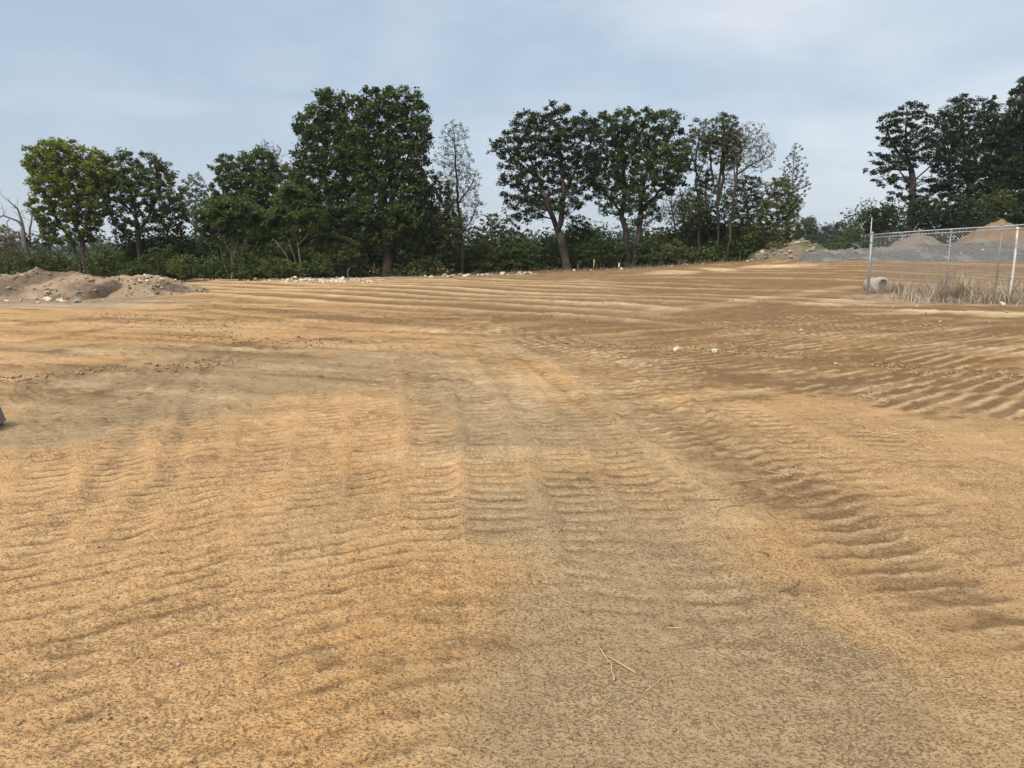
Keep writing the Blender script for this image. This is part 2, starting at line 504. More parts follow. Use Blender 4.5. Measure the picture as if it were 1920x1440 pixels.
# ------------------------------------------------------------------ the ground: one sheet, tracks pressed into it
def build_ground():
    th_f = np.radians(np.linspace(-40, 40, 900))
    th_c = np.radians(np.linspace(40, 320, 72)[1:-1])
    th = np.concatenate([th_f, th_c])
    r = [0.25]
    while r[-1] < 1.75:
        r.append(r[-1] + 0.18)
    while r[-1] < 75:
        d = r[-1]
        r.append(d + max(0.0042, min((d * d + EYE * EYE) / (EYE * 770) * (1.0 if d < 5 else 0.7), 0.33 if d < 62 else 0.8)))
    while r[-1] < 4200:
        r.append(r[-1] * 1.12 + 0.5)
    r = np.array(r)
    nr, nth = len(r), len(th)
    R, T = np.meshgrid(r, th, indexing="ij")
    X = (R * np.sin(T)).ravel()
    Y = (R * np.cos(T)).ravel()
    Rf = R.ravel()
    Z = terrain(X, Y)
    n = len(X)
    grey, orange, dark, pale, ashy = (np.zeros(n) for _ in range(5))
    act = np.nonzero((Y > 0.8) & (Rf < 80) & (np.abs(np.arctan2(X, Y)) < math.radians(46)))[0]
    x, y, rr = X[act], Y[act], Rf[act]
    z = np.zeros(len(act))
    g, o, dk, pl, ash = (np.zeros(len(act)) for _ in range(5))
    wx = x + 0.5 * fbm(x * 0.5, y * 0.5, 3, 21)
    wy = y + 0.5 * fbm(x * 0.5, y * 0.5, 3, 31)
    fineX = fbm(x * 3.1, y * 3.1, 3, 41)
    midN = fbm(x * 0.8, y * 0.8, 4, 51)
    bigN = fbm(x * 0.22, y * 0.22, 3, 61)

    # --- broad soils
    far = sstep(13, 22, y)
    side = sstep(0.2, 2.6, x - 0.035 * y)
    g += 0.16 + (0.30 + .2 * midN) * sstep(-1.1, 0.9, x + 0.5 * midN - 0.08 * (y - 4)) * (1 - sstep(7, 11, y)) * (1 - 0.45 * sstep(1.1, 2.6, x))
    dk += 0.10 * side * (1 - far) + 0.34 * far * sstep(-12, -1, x) + np.clip(0.40 + .32 * midN, .1, .8) * sstep(0.8, 3.4, x + 0.25 * (y - 9) + .4 * midN) * sstep(8.0, 10.5, y + .5 * midN + .12 * x)
    o += np.clip(0.16 * bigN + 0.08, 0, 1) * (1 - 0.4 * far) + 0.14 * sstep(8, 13, y)
    dk += 0.07 * sstep(9, 14, y)
    g += 0.14 * np.clip(midN + .5 * fineX, -0.6, 1)

    def patch(px, py, rx, ry, rot=0.0, soft=0.35, seed=0, breakup=0.5):
        """a noisy-edged patch, its centre and size given in metres on the ground"""
        c, s = math.cos(rot), math.sin(rot)
        dx, dy = wx - px, wy - py
        e = np.sqrt(((dx * c + dy * s) / rx) ** 2 + ((-dx * s + dy * c) / ry) ** 2)
        e = e + 0.25 * breakup * fineX + 0.22 * breakup * midN
        return 1 - sstep(1 - soft, 1 + soft, e)

    def add(ch, w, amt):
        ch += w * amt

    def gp(px, py):
        p = ground_at(px, py)
        return p[0], p[1]

    # grey dust, left middle and centre
    for (px, py, rx, ry, a) in [(400, 700, 2.1, 1.7, .75), (230, 740, 1.6, 1.5, .6), (60, 810, 1.3, 0.75, .7), (330, 760, 1.1, .9, .5),
                                (610, 700, 0.8, 1.5, .65), (760, 690, 1.5, 2.2, .45), (900, 760, 1.0, 1.5, .5), (1000, 800, .8, .9, .45),
                                (1130, 980, .7, .9, .45), (1180, 1240, .8, .9, .45), (1500, 1330, .9, .7, .35), (680, 960, .35, .9, .35),
                                (1000, 640, 1.6, 2.2, .4), (500, 660, 2.0, 1.5, .4), (80, 700, 1.6, .9, .4), (250, 655, 2.5, 0.8, .45)]:
        cx, cy = gp(px, py)
        add(g, patch(cx, cy, rx, ry), a)
    # rusty / yellow soil
    for (px, py, rx, ry, a) in [(1080, 690, .9, 2.4, .7), (980, 650, 1.0, 2.0, .6), (760, 665, 1.4, .7, .75), (150, 760, .8, .9, .6),
                                (480, 715, .4, 1.2, .5), (330, 640, 2.4, .9, .45), (1800, 660, 2.2, 1.2, .65), (1690, 680, 1.5, .5, .6),
                                (1480, 683, 1.0, .5, .6), (1230, 740, .6, 1.3, .4), (760, 1150, .45, .9, .55), (250, 1050, .7, 1.0, .25),
                                (700, 880, .5, .8, .35), (1480, 1060, .4, .4, .45), (1500, 486, 3.0, 2.0, .9), (1340, 640, .7, .7, .3),
                                (600, 600, 3.0, 2.0, .35), (120, 620, 3.5, 1.6, .25), (860, 1400, .5, .3, .4), (420, 540, 3.4, 1.6, .55)]:
        cx, cy = gp(px, py)
        add(o, patch(cx, cy, rx, ry), a)
    # darker damp soil, always crumbly
    fr_ = np.clip(1.6 - 0.06 * y, 0.45, 1.4)
    streaky = sstep(-0.25, 0.45, fbm(x * 3.2 * fr_, y * 6.0 * fr_, 4, 131, 0.65))
    for (px, py, rx, ry, a) in [(1340, 660, 1.5, .8, .85), (1450, 720, 1.2, .6, .5), (1540, 690, 1.1, .5, .5), (1700, 720, 1.3, .6, .55),
                                (1180, 770, .35, 1.1, .45), (1290, 830, .5, 1.0, .6), (1450, 920, .5, .5, .55), (1560, 930, .4, .5, .35),
                                (1790, 782, .5, .2, .6), (1300, 600, 5.0, 1.6, .45), (1100, 590, 4.5, .8, .5), (1400, 560, 4.5, 2.5, .45),
                                (100, 560, 6.0, 2.4, .8), (240, 545, 4.0, 2.2, .7), (40, 735, 1.2, .5, .7), (170, 690, 1.8, .35, .6),
                                (370, 700, .12, .25, .6), (420, 690, 1.0, .1, .6), (380, 650, 1.3, .4, .45), (560, 640, 1.6, .5, .3),
                                (790, 1280, .28, .1, .5), (800, 1160, .3, .12, .35), (1490, 1112, .25, .07, .5), (1780, 1090, .3, .2, .4),
                                (120, 1280, .5, .5, .22), (380, 870, .25, .2, .35), (1060, 900, .25, .3, .35), (700, 600, 4.5, .6, .4),
                                (330, 580, 2.2, .7, .4), (190, 600, 1.8, .5, .4), (1850, 620, 3.5, .8, .35), (1200, 520, 9, 4.0, .35)]:
        cx, cy = gp(px, py)
        w_ = patch(cx, cy, rx, ry, soft=0.6, breakup=1.0)
        add(dk, w_ * (0.30 + 0.9 * streaky), a * 0.95)
        z += 0.008 * w_ * (streaky - .3)
    # pale dust
    for (px, py, rx, ry, a) in [(860, 850, .7, .35, .35), (1000, 730, .3, 1.4, .3), (1640, 572, 2.0, .6, .6), (1590, 566, 1.2, .7, .5), (1760, 586, 2.4, .4, .45),
                                (1900, 590, 1.5, .8, .5), (350, 610, 3.0, 1.0, .22), (180, 575, 4.0, 1.3, .3), (1440, 500, 1.4, 2.2, .75), (1345, 505, .9, 2.5, .7),
                                (1260, 511, 1.5, 2.2, .6), (1500, 497, 1.2, 1.6, .45)]:
        cx, cy = gp(px, py)
        add(pl, patch(cx, cy, rx, ry), a)
    # grey verge below the trees and round the fence
    verge = sstep(46, 52, y + 1.8 * midN) * (1 - sstep(8, 16, x))
    add(g, verge, 0.5)
    add(dk, sstep(49, 54, y + 2 * midN) * (1 - sstep(10, 18, x)), 0.75)
    fb = sstep(11.2, 13.0, x + 0.6 * midN) * np.exp(-(((y - 26.7 + 0.73 * (x - 13.4)) + .6 * midN) / 2.9) ** 4)

    # --- windrows left by the blade in the middle distance
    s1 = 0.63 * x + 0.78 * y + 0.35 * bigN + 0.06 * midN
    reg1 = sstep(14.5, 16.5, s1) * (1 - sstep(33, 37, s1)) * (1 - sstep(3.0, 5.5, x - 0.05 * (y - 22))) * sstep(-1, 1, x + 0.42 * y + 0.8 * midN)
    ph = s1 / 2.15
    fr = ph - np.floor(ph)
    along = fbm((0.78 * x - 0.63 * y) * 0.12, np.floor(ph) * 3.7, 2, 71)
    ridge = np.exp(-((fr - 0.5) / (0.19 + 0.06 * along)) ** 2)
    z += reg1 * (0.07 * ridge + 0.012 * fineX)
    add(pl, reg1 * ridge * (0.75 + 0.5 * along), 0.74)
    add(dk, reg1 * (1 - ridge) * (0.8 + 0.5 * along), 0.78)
    add(o, reg1, 0.28)
    # sweeping passes on the right
    cx0, cy0 = -6.0, 52.0
    rad = np.hypot(wx - cx0, (wy - cy0) * 0.85)
    reg2 = sstep(1.5, 5.0, x - 0.05 * (y - 22)) * sstep(17.5, 21, y + 0.1 * x) * (1 - sstep(46, 52, y))
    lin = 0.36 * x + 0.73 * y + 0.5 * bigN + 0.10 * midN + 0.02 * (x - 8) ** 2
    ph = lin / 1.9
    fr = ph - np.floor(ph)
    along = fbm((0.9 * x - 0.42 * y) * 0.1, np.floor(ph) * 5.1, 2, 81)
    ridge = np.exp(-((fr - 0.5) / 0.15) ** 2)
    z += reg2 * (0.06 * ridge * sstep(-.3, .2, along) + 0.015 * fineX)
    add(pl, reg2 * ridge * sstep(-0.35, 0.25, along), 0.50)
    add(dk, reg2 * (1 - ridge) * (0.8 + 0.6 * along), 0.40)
    # scraped streaks everywhere beyond a few metres
    st = fbm((0.9 * x + 0.42 * y) * 0.35, (-0.42 * x + 0.9 * y) * 2.1, 4, 91)
    st2 = fbm((0.92 * x - 0.38 * y) * 0.3, (0.38 * x + 0.92 * y) * 1.9, 4, 101)
    wmid = sstep(6, 10, y)
    left = 1 - sstep(-2, 1.5, x)
    s_ = np.where(x < -0.5, st2, st) * (1 - 0.65 * reg1) * (1 - 0.5 * reg2)
    z += 0.008 * wmid * s_
    add(dk, wmid * np.clip(s_ - 0.10, 0, 1), 1.3)
    add(pl, wmid * np.clip(-s_ - 0.15, 0, 1), 0.95)
    add(o, wmid * np.clip(fbm(x * .3 + 7, y * .9, 3, 111) - 0.15, 0, 1) * left, 0.8)
    lump = fbm(x * 1.7, y * 1.7, 4, 121)
    z += 0.014 * wmid * np.clip(lump, 0, 1) + 0.005 * lump

    # --- crawler tracks: strips with grouser bars across
    def strip(pts, hw, period, amp, depth=0.0, skew=0.0, seed=0, brk=0.5, masks=(), soft=0.09, con=0.8, even=False):
        pts = np.array(pts, float)
        # smooth the polyline
        for _ in range(2):
            q = [pts[0]]
            for a, b in zip(pts[:-1], pts[1:]):
                q += [a * .75 + b * .25, a * .25 + b * .75]
            q.append(pts[-1])
            pts = np.array(q)
        lo, hi = pts.min(0) - hw - 0.4, pts.max(0) + hw + 0.4
        idx = np.nonzero((x > lo[0]) & (x < hi[0]) & (y > lo[1]) & (y < hi[1]))[0]
        if not len(idx):
            return
        ax, ay = x[idx], y[idx]
        best = np.full(len(idx), 1e9)
        S, Tt = np.zeros(len(idx)), np.zeros(len(idx))
        acc = 0.0
        for a, b in zip(pts[:-1], pts[1:]):
            d = b - a
            L = math.hypot(*d)
            if L < 1e-6:
                continue
            d = d / L
            tt = np.clip((ax - a[0]) * d[0] + (ay - a[1]) * d[1], 0, L)
            qx, qy = ax - a[0] - d[0] * tt, ay - a[1] - d[1] * tt
            dist = np.hypot(qx, qy)
            m = dist < best
            best[m] = dist[m]
            S[m] = acc + tt[m]
            Tt[m] = (d[0] * qy - d[1] * qx)[m]
            acc += L
        wob = 0.05 * noise(S * 0.9, Tt * 0 + seed, 5 + seed) + 0.02 * fineX[idx]
        t = np.abs(Tt + wob)
        endf = sstep(0, 0.6, S) * sstep(0, 2.2 if even else 0.9, acc - S)
        w = (1 - sstep(hw - soft, hw + soft, t)) * endf
        pres = np.clip(0.6 + brk * 1.3 * fbm(S * 0.55, Tt * 1.2 + seed * 3, 3, 200 + seed), 0, 1)
        ph_ = (S + skew * Tt + (0.02 if even else 0.04) * noise(S * 1.7, Tt * 2.5, 210 + seed)) / period
        ph_ = ph_ + seed * 0.37 + (0.0 if even else 0.10) * noise(S * 8, Tt * 8, 230 + seed)
        f_ = ph_ - np.floor(ph_)
        jit = noise(np.floor(ph_) * 7.7, Tt * 2.2, 220 + seed)
        # narrow slots pressed by the grouser bars, flat soil between, a small lip on one side
        sg = 0.135
        slot = np.exp(-((f_ - 0.55) / sg) ** 2)
        lip = np.exp(-((f_ - 0.55 + (2.4 if even else 2.1) * sg) / (sg * (0.75 if even else 1.1))) ** 2)
        if even:
            # long straight bars with clean edges
            slot = sstep(.40, .50, f_) * (1 - sstep(.90, .99, f_))
            lip = sstep(.02, .09, f_) * (1 - sstep(.28, .38, f_))
            pres = sstep(.35, .75, pres)
        var = np.clip(0.9 + 0.3 * jit, 0.3, 1.3) if even else np.clip(0.7 + 0.6 * jit + 0.45 * noise(np.floor(ph_) * 3.1, Tt * 9, 240 + seed), 0.0, 1.6)
        nr_ = 1.0 if even else (0.28 + 0.72 * sstep(2.4, 5.0, ay))
        z[idx] += w * pres * amp * 1.75 * nr_ * var * (0.45 * lip - slot) - w * depth * nr_
        # soil pushed up at the edges
        z[idx] += depth * 0.6 * nr_ * np.exp(-((t - hw - 0.06) / 0.07) ** 2) * endf
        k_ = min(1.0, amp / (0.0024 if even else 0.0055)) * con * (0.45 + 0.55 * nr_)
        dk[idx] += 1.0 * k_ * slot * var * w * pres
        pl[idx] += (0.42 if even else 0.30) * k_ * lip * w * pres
        for ch, a in masks:
            ch[idx] += a * w * (0.55 + 0.45 * pres)

    # tracks running from the viewer ahead and bending to the left beyond 7 m
    def curveB(x0, bend=0.045, y0=1.2, y1=15.0, lean=0.0):
        ys = np.linspace(y0, y1, 12)
        return [(x0 + lean * (v - 5) - bend * max(0, v - 6.5) ** 2, v) for v in ys]
    sd = 0
    for px_, hw, con_, msk in [
            ([(900, 648), (1000, 760), (1070, 880), (1120, 1000), (1160, 1150), (1190, 1300)], .24, 1.2, [(g, .12)]),
            ([(935, 648), (1075, 760), (1175, 880), (1255, 1000), (1335, 1150), (1420, 1300)], .22, 1.0, []),
            ([(1060, 650), (1270, 760), (1440, 860), (1610, 980), (1810, 1130), (1905, 1200)], .26, 1.2, []),
            ([(1120, 655), (1360, 760), (1560, 850), (1760, 950), (1910, 1040)], .28, 1.1, [(o, .10)]),
            ([(840, 655), (900, 760), (930, 880), (950, 1000), (960, 1150)], .24, 1.2, [(g, .10)]),
            ([(770, 660), (805, 760), (812, 880), (800, 1000)], .24, 1.1, []),
            ([(1180, 665), (1450, 750), (1700, 840), (1910, 920)], .28, 1.0, [(dk, .08)]),
            ([(1500, 1420), (1380, 1180), (1290, 1010)], .24, .8, [])]:
        strip([gp(*q) for q in px_], hw * .8, 0.175 + 0.012 * (sd % 3), .0055, 0.009, 0.25 * ((sd % 3) - 1) + .1, sd, 0.6, msk, 0.05, con=con_ * 1.1)
        sd += 1
    # the deep track right of the middle, with a narrow rut beside it
    strip([(2.08, 2.6), (1.95, 4.1), (1.79, 5.0), (1.6, 6.4), (1.38, 8.0), (1.10, 10.8), (.35, 14.2)], .34, .20, .0075, .012, .1, sd, .8, [(dk, .26), (g, .08)], con=1.5)
    strip([(2.75, 3.2), (2.55, 4.6), (2.3, 6.4), (2.15, 8.0), (1.9, 10.4), (1.3, 13.8)], .25, .19, .007, .006, .1, sd + 1, .6, [], con=1.0)
    strip([(1.3, 4.4), (.98, 6.6), (.80, 8.0), (.5, 10), (-.1, 13.8)], .075, .17, .007, .007, 0, sd + 2, .8, [(dk, .22)], 0.05, con=1.2)
    strip([(1.0, 7.6), (.72, 9.6), (.2, 12.4), (-.6, 15.5)], .2, .2, .010, .008, .1, sd + 3, .5, [(o, .2)], con=1.1)
    sd += 4
    # broad swaths of different soil dragged along by the machines
    def swath(px, hw, masks, period=.2, amp=0.0, depth=0.004, con=0.6, soft=.16, even=False):
        strip([gp(*q) for q in px], hw, period, amp, depth, .1, len(px) * 7 + int(px[0][0]) % 50, .7, masks, soft, con, even)
    swath([(1180, 1435), (1120, 1200), (1040, 1000), (960, 860), (880, 760), (790, 690), (680, 655)], .40, [(g, .30)], soft=.3)
    swath([(1560, 1435), (1420, 1200), (1300, 1050), (1200, 930)], .36, [(g, .24)], soft=.3)
    swath([(850, 1435), (820, 1200), (760, 1000), (700, 880), (650, 800)], .32, [(o, .22), (dk, .10)], soft=.34)
    swath([(330, 1435), (390, 1150), (430, 950), (455, 800), (470, 720)], .26, [(o, .22)], .17, .005)
    swath([(1400, 1020), (1290, 880), (1180, 780), (1090, 710), (1000, 665), (900, 630)], .20, [(pl, .26)])
    swath([(1300, 800), (1190, 720), (1080, 660), (960, 625), (860, 605)], .48, [(o, .42)], .26, .006, .008, 1.2)
    swath([(1000, 830), (930, 745), (850, 690), (760, 650), (660, 630)], .30, [(pl, .16), (g, .15)], .22, .005)
    swath([(5, 850), (120, 790), (250, 720), (380, 670), (520, 650), (640, 650)], .55, [(g, .40)], .18, .004)
    swath([(5, 770), (150, 720), (300, 665), (420, 640), (560, 625)], .30, [(o, .40), (pl, .12)], .18, .004)
    swath([(5, 738), (90, 715), (190, 690), (290, 668)], .17, [(dk, .75)], .18, .006, -.02, .6, .25)
    swath([(5, 690), (120, 665), (260, 650), (420, 648)], .35, [(pl, .2)], .2, .004)
    swath([(310, 562), (480, 582), (700, 601), (950, 612), (1280, 622)], .55, [(dk, .55)], .3, .006, -.02, .5, .4)
    swath([(1180, 590), (1330, 575), (1480, 552), (1620, 535)], .5, [(pl, .35)], .3, .004)
    swath([(1190, 600), (1400, 590), (1600, 575)], .7, [(dk, .35)], .3, .004)
    for q in [[(5, 648), (90, 636), (180, 620), (230, 612)], [(60, 668), (150, 652), (230, 640)], [(320, 655), (420, 646), (540, 640)], [(120, 606), (180, 598), (230, 592)], [(270, 612), (330, 606)],
              [(5, 612), (70, 606), (150, 600)], [(330, 580), (420, 592), (560, 604)], [(560, 642), (640, 634), (720, 632)], [(370, 690), (430, 684), (470, 680)], [(40, 700), (130, 686), (190, 676)],
              [(900, 590), (1000, 594), (1120, 598)], [(1330, 560), (1400, 556), (1460, 560)], [(1560, 600), (1700, 608), (1850, 612)], [(1470, 620), (1600, 634), (1740, 640)]]:
        swath(q, .20, [(dk, .52)], .3, .004, -.025, .6, .22)
    # pairs of grouser tracks on the left, close to radial from the viewer
    for kx, amp, y1 in [(-0.62, .005, 9), (-0.52, .005, 10.5), (-0.415, .007, 10), (-0.33, .0045, 11.5), (-0.25, .0065, 9.5), (-0.17, .006, 12), (-0.09, .005, 13)]:
        ys = np.linspace(1.5, y1, 9)
        strip([(kx * v * (1 - 0.010 * (v - 5)) - 0.1, v) for v in ys], 0.165 + .03 * (sd % 2), 0.168, amp, 0.006, 0.15 + .2 * ((sd % 3) - 1), sd, 0.75, [(o, .08)], 0.045, con=1.25)
        sd += 1
    # smooth wheel ruts
    for off in (0.0, 0.42):
        strip([(-2.55 + off * .9, 3.6), (-2.9 + off, 5.3), (-3.6 + off, 7.2), (-4.4 + off, 9.6), (-5.3 + off, 12.8)], 0.085, 0.14, 0.007, 0.010, 0, sd, 0.7, [(g, .12), (dk, .10)], 0.05, con=1.3)
        sd += 1
    for off in (0.0, 0.9):
        strip([(-7.2, 6.9 + off), (-5.6, 8.0 + off), (-4.6, 10.0 + off), (-3.9, 13.0 + off)], 0.2, 0.15, 0.012, 0.015, 0, sd, 0.5, [(g, .25), (dk, .1)])
        sd += 1
    # orange tracks in the centre
    for off in (0, .55, 1.1):
        strip([(-2.6 + off, 18.5), (-0.9 + off, 14.5), (0.6 + off, 11.4), (1.5 + off, 8.8)], 0.26, 0.27, .009, .008, .1, sd, .5, [(o, .22)], con=1.2)
        sd += 1
    # strong bars on the right: passes side by side
    base_line = np.array([(0.2, 15.6), (1.0, 13.8), (1.9, 12.2), (3.1, 10.2), (4.2, 8.8), (5.3, 7.5), (6.4, 6.4)])
    for i in range(6):
        off = np.array([0.80, 0.60]) * (1.78 * i + 0.1)
        lo_, hi_ = (0, 7) if i < 1 else ((1, 7) if i < 3 else (0, 6))
        pts = base_line[lo_:hi_] + off
        msk = [[(dk, .20)], [(dk, .10), (o, .2)], [(o, .45)], [(o, .3), (pl, .06)], [(dk, .12)]][i % 5]
        strip(pts, .84, .245 + .012 * (i % 3), 0.0024, 0.008, 0.04 * (i % 3), sd, 1.0, msk, 0.14, con=1.3 if i < 3 else 1.05, even=True)
        sd += 1
    # long faint cross passes
    for (a, b, c) in [((-9, 15), (-4, 13.2), (1, 13.6)), ((-10, 17.5), (-4, 16.5), (2, 15.8)), ((-8, 12), (-5, 12.6), (-1.5, 15)), ((-12, 20), (-6, 18), (-1, 19)),
                      ((2, 20), (8, 19.5), (16, 22)), ((3, 23), (9, 23.5), (16, 25.5)), ((3, 18), (7, 17.6), (13, 19.5))]:
        strip([a, b, c], .26, .24, .007, .016, .2, sd, .6, [(dk, .22)])
        sd += 1

    # fine crumbly surface close by
    nearw = 1 - sstep(4.5, 8.5, rr)
    sel = np.nonzero(nearw > 0.001)[0]
    sx, sy = x[sel], y[sel]
    n_a = noise(sx * 38, sy * 38, 301)
    n_b = noise(sx * 17, sy * 17, 302)
    n_c = fbm(sx * 5.0, sy * 5.0, 3, 303)
    amt = np.clip(0.55 + 0.7 * n_c, 0.1, 1.3)
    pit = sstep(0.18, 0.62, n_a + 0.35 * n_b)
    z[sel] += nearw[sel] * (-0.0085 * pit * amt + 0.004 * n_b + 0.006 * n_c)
    dk[sel] += nearw[sel] * 0.26 * pit * amt  # shade inside the pits, added through the dark soil colour
    lumps = sstep(0.25, 0.6, noise(x * 6.5, y * 6.5, 311) + 0.4 * midN) * sstep(4, 8, rr) * (1 - sstep(20, 30, rr))
    z += 0.018 * lumps
    add(dk, lumps * (0.4 + 0.6 * (midN > 0)), 0.20)

    # ash-grey soil: the bank under the fence, the toe of the spoil heaps, the verge below the trees
    ash += fb * (0.85 + .2 * fineX)
    for (px, py, rx, ry, a) in [(40, 572, 4.5, 1.5, .9), (170, 562, 4.0, 1.6, .85), (280, 547, 3.0, 1.6, .7), (370, 536, 2.5, 1.8, .5)]:
        cx, cy = gp(px, py)
        w_ = patch(cx, cy, rx, ry, breakup=.8)
        ash += w_ * a
        dk[:] = dk * (1 - .7 * w_) + .42 * w_ * (.4 + .6 * streaky)
    ash += 0.5 * verge
    g[:] = g * (1 - fb) + fb * (0.75 + 0.2 * fineX)
    dk[:] = dk * (1 - .8 * fb) + fb * 0.30 * sstep(-.1, .4, fineX + midN)
    pl[:] = pl * (1 - fb) + fb * 0.30 * sstep(0, .5, midN)
    o[:] = o * (1 - fb)
    z *= 1 - .6 * fb
    # leaf litter under the trees
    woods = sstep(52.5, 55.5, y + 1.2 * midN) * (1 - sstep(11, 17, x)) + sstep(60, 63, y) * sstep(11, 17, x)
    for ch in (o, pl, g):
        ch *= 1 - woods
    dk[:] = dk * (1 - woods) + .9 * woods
    fade = 1 - sstep(70, 79, rr)
    Z[act] += z * fade
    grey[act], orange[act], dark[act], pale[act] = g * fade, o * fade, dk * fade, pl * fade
    ashy[act] = np.clip(ash, 0, 1) * fade
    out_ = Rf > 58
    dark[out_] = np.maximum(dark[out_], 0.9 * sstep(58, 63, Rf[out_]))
    pale[Rf > 62] = 0.0
    soil = np.clip(np.stack([grey, orange, dark, pale], 1), 0, 1)
    soil[:, 2] = np.minimum(soil[:, 2], 0.9)
    verts = np.stack([X, Y, Z], 1)
    i = (np.arange(nr - 1)[:, None] * nth)
    j = np.arange(nth)[None, :]
    k = (j + 1) % nth
    q = np.stack([i + j, i + nth + j, i + nth + k, i + k], -1).reshape(-1, 4)
    verts = np.vstack([verts, [0, 0, tz(0, 0)]])
    soil = np.vstack([soil, [0.3, 0, 0, 0]])
    ashy = np.append(ashy, 0.0)
    cidx = len(verts) - 1
    t = np.stack([np.full(nth, cidx), np.arange(nth), (np.arange(nth) + 1) % nth], 1)
    t = t[:, [0, 2, 1]]
    q = q[:, ::-1]
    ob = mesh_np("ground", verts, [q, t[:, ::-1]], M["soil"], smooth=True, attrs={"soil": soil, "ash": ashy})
    # make sure the faces look up
    me = ob.data
    if me.polygons[nth * 5].normal.z < 0:
        me.flip_normals()
    tag(ob, "bare graded orange-brown soil with crawler tracks across the whole site", kind="structure")
    # height lookup for what lies on the ground
    return dict(r=r, th=th_f, Z=Z.reshape(nr, nth)[:, :900])


GR = build_ground()


def gz(x, y):
    """height of the ground sheet with its tracks"""
    rr, th = math.hypot(x, y), math.atan2(x, y)
    i = int(np.searchsorted(GR["r"], rr))
    j = int(np.clip(np.searchsorted(GR["th"], th), 0, 899))
    i = min(max(i, 0), len(GR["r"]) - 1)
    if abs(th) > math.radians(40):
        return tz(x, y)
    return float(GR["Z"][i, j])

# ------------------------------------------------------------------ trees
def poisson_lobes(lobes, dmin, shell, rs, cap=420):
    """clump centres spread through ellipsoids (centre xyz, radii xyz)"""
    pts = np.zeros((0, 3))
    out = []
    vols = np.array([a[1][0] * a[1][1] * a[1][2] for a in lobes])
    for (c, rad), vv in zip(lobes, vols):
        n = min(int(30 + 14 * vv / dmin ** 3), 1500)
        d = rs.normal(size=(n, 3))
        d /= np.linalg.norm(d, axis=1)[:, None]
        k = rs.uniform(shell ** 3, 1, n) ** (1 / 3)
        cand = c + d * k[:, None] * rad
        for p in cand:
            if len(out) >= cap:
                break
            if len(pts) and np.min(np.sum((pts - p) ** 2, 1)) < dmin * dmin:
                continue
            pts = np.vstack([pts, p])
            out.append(p)
    return np.array(out)


def leaf_quads(p, size, rs, up=0.5, aspect=0.5, direction=None):
    n = len(p)
    nrm = rs.normal(size=(n, 3))
    nrm[:, 2] = np.abs(nrm[:, 2]) + up
    nrm /= np.linalg.norm(nrm, axis=1)[:, None]
    a = rs.normal(size=(n, 3)) if direction is None else direction + rs.normal(size=(n, 3)) * 0.25
    a -= nrm * np.sum(a * nrm, 1)[:, None]
    a /= np.linalg.norm(a, axis=1)[:, None] + 1e-9
    b = np.cross(nrm, a)
    L = size * (rs.uniform(0.4, 1.0, n) ** 0.8 * 1.5)[:, None]
    W = L * aspect
    v = np.stack([p - a * L * .5, p + b * W * .5 - nrm * L * .06, p + a * L * .5, p - b * W * .5 - nrm * L * .06], 1)
    f = np.arange(n * 4).reshape(n, 4)
    return v.reshape(-1, 3), f


def grow(trunks, clumps, rs, base_r, tip_r=0.012, steep=0.35, sag=0.0):
    """join clump centres to the trunks by the nearest wood; gives nodes, parents, radii, trunk flags"""
    P, par, isT = [], [], []
    for ti, tr in enumerate(trunks):
        tr = np.asarray(tr)
        seg = []
        for a, b in zip(tr[:-1], tr[1:]):
            k = max(1, int(np.linalg.norm(b - a) / 0.45))
            for s in range(k):
                seg.append(a + (b - a) * s / k)
        seg.append(tr[-1])
        prev = -1
        if ti > 0 and len(P):
            dd = np.linalg.norm(np.array(P) - seg[0], axis=1)
            if dd.min() < 0.45:
                prev = int(dd.argmin())
        for s in seg:
            P.append(s + rs.normal(size=3) * 0.03)
            par.append(prev)
            isT.append(True)
            prev = len(P) - 1
    P = [np.asarray(p) for p in P]
    if len(clumps):
        A = np.array(P)
        d0 = np.min(np.linalg.norm(clumps[:, None, :] - A[None], axis=2), 1)
        for ci in np.argsort(d0):
            c = clumps[ci]
            A = np.array(P)
            dv = c - A
            dist = np.linalg.norm(dv, axis=1)
            pen = dist * (1 + 0.9 * np.clip(steep - dv[:, 2] / (dist + 1e-6), 0, 1.2))
            k = int(pen.argmin())
            a = A[k]
            L = dist[k]
            ns = max(1, int(L / 0.6))
            prev = k
            mid = rs.normal(size=3) * 0.10 * L
            mid[2] += 0.06 * L + sag * L
            for s in range(1, ns + 1):
                t = s / ns
                q = a + (c - a) * t + mid * (t * (1 - t) * 2)
                P.append(q)
                par.append(prev)
                isT.append(False)
                prev = len(P) - 1
    P = np.array(P)
    n = len(P)
    par = np.array(par)
    load = np.zeros(n)
    child = np.zeros(n, int)
    for i in range(n):
        if par[i] >= 0:
            child[par[i]] += 1
    load[child == 0] = 1.0
    for i in range(n - 1, -1, -1):
        if par[i] >= 0:
            load[par[i]] += load[i] * 1.0 + 0.02
    # parents always precede their children, except trunk joins, which also do
    rad = load ** 0.5
    rad = tip_r + (base_r - tip_r) * (rad - 1) / max(rad.max() - 1, 1e-6)
    return P, par, np.maximum(rad, tip_r * 0.7), np.array(isT)


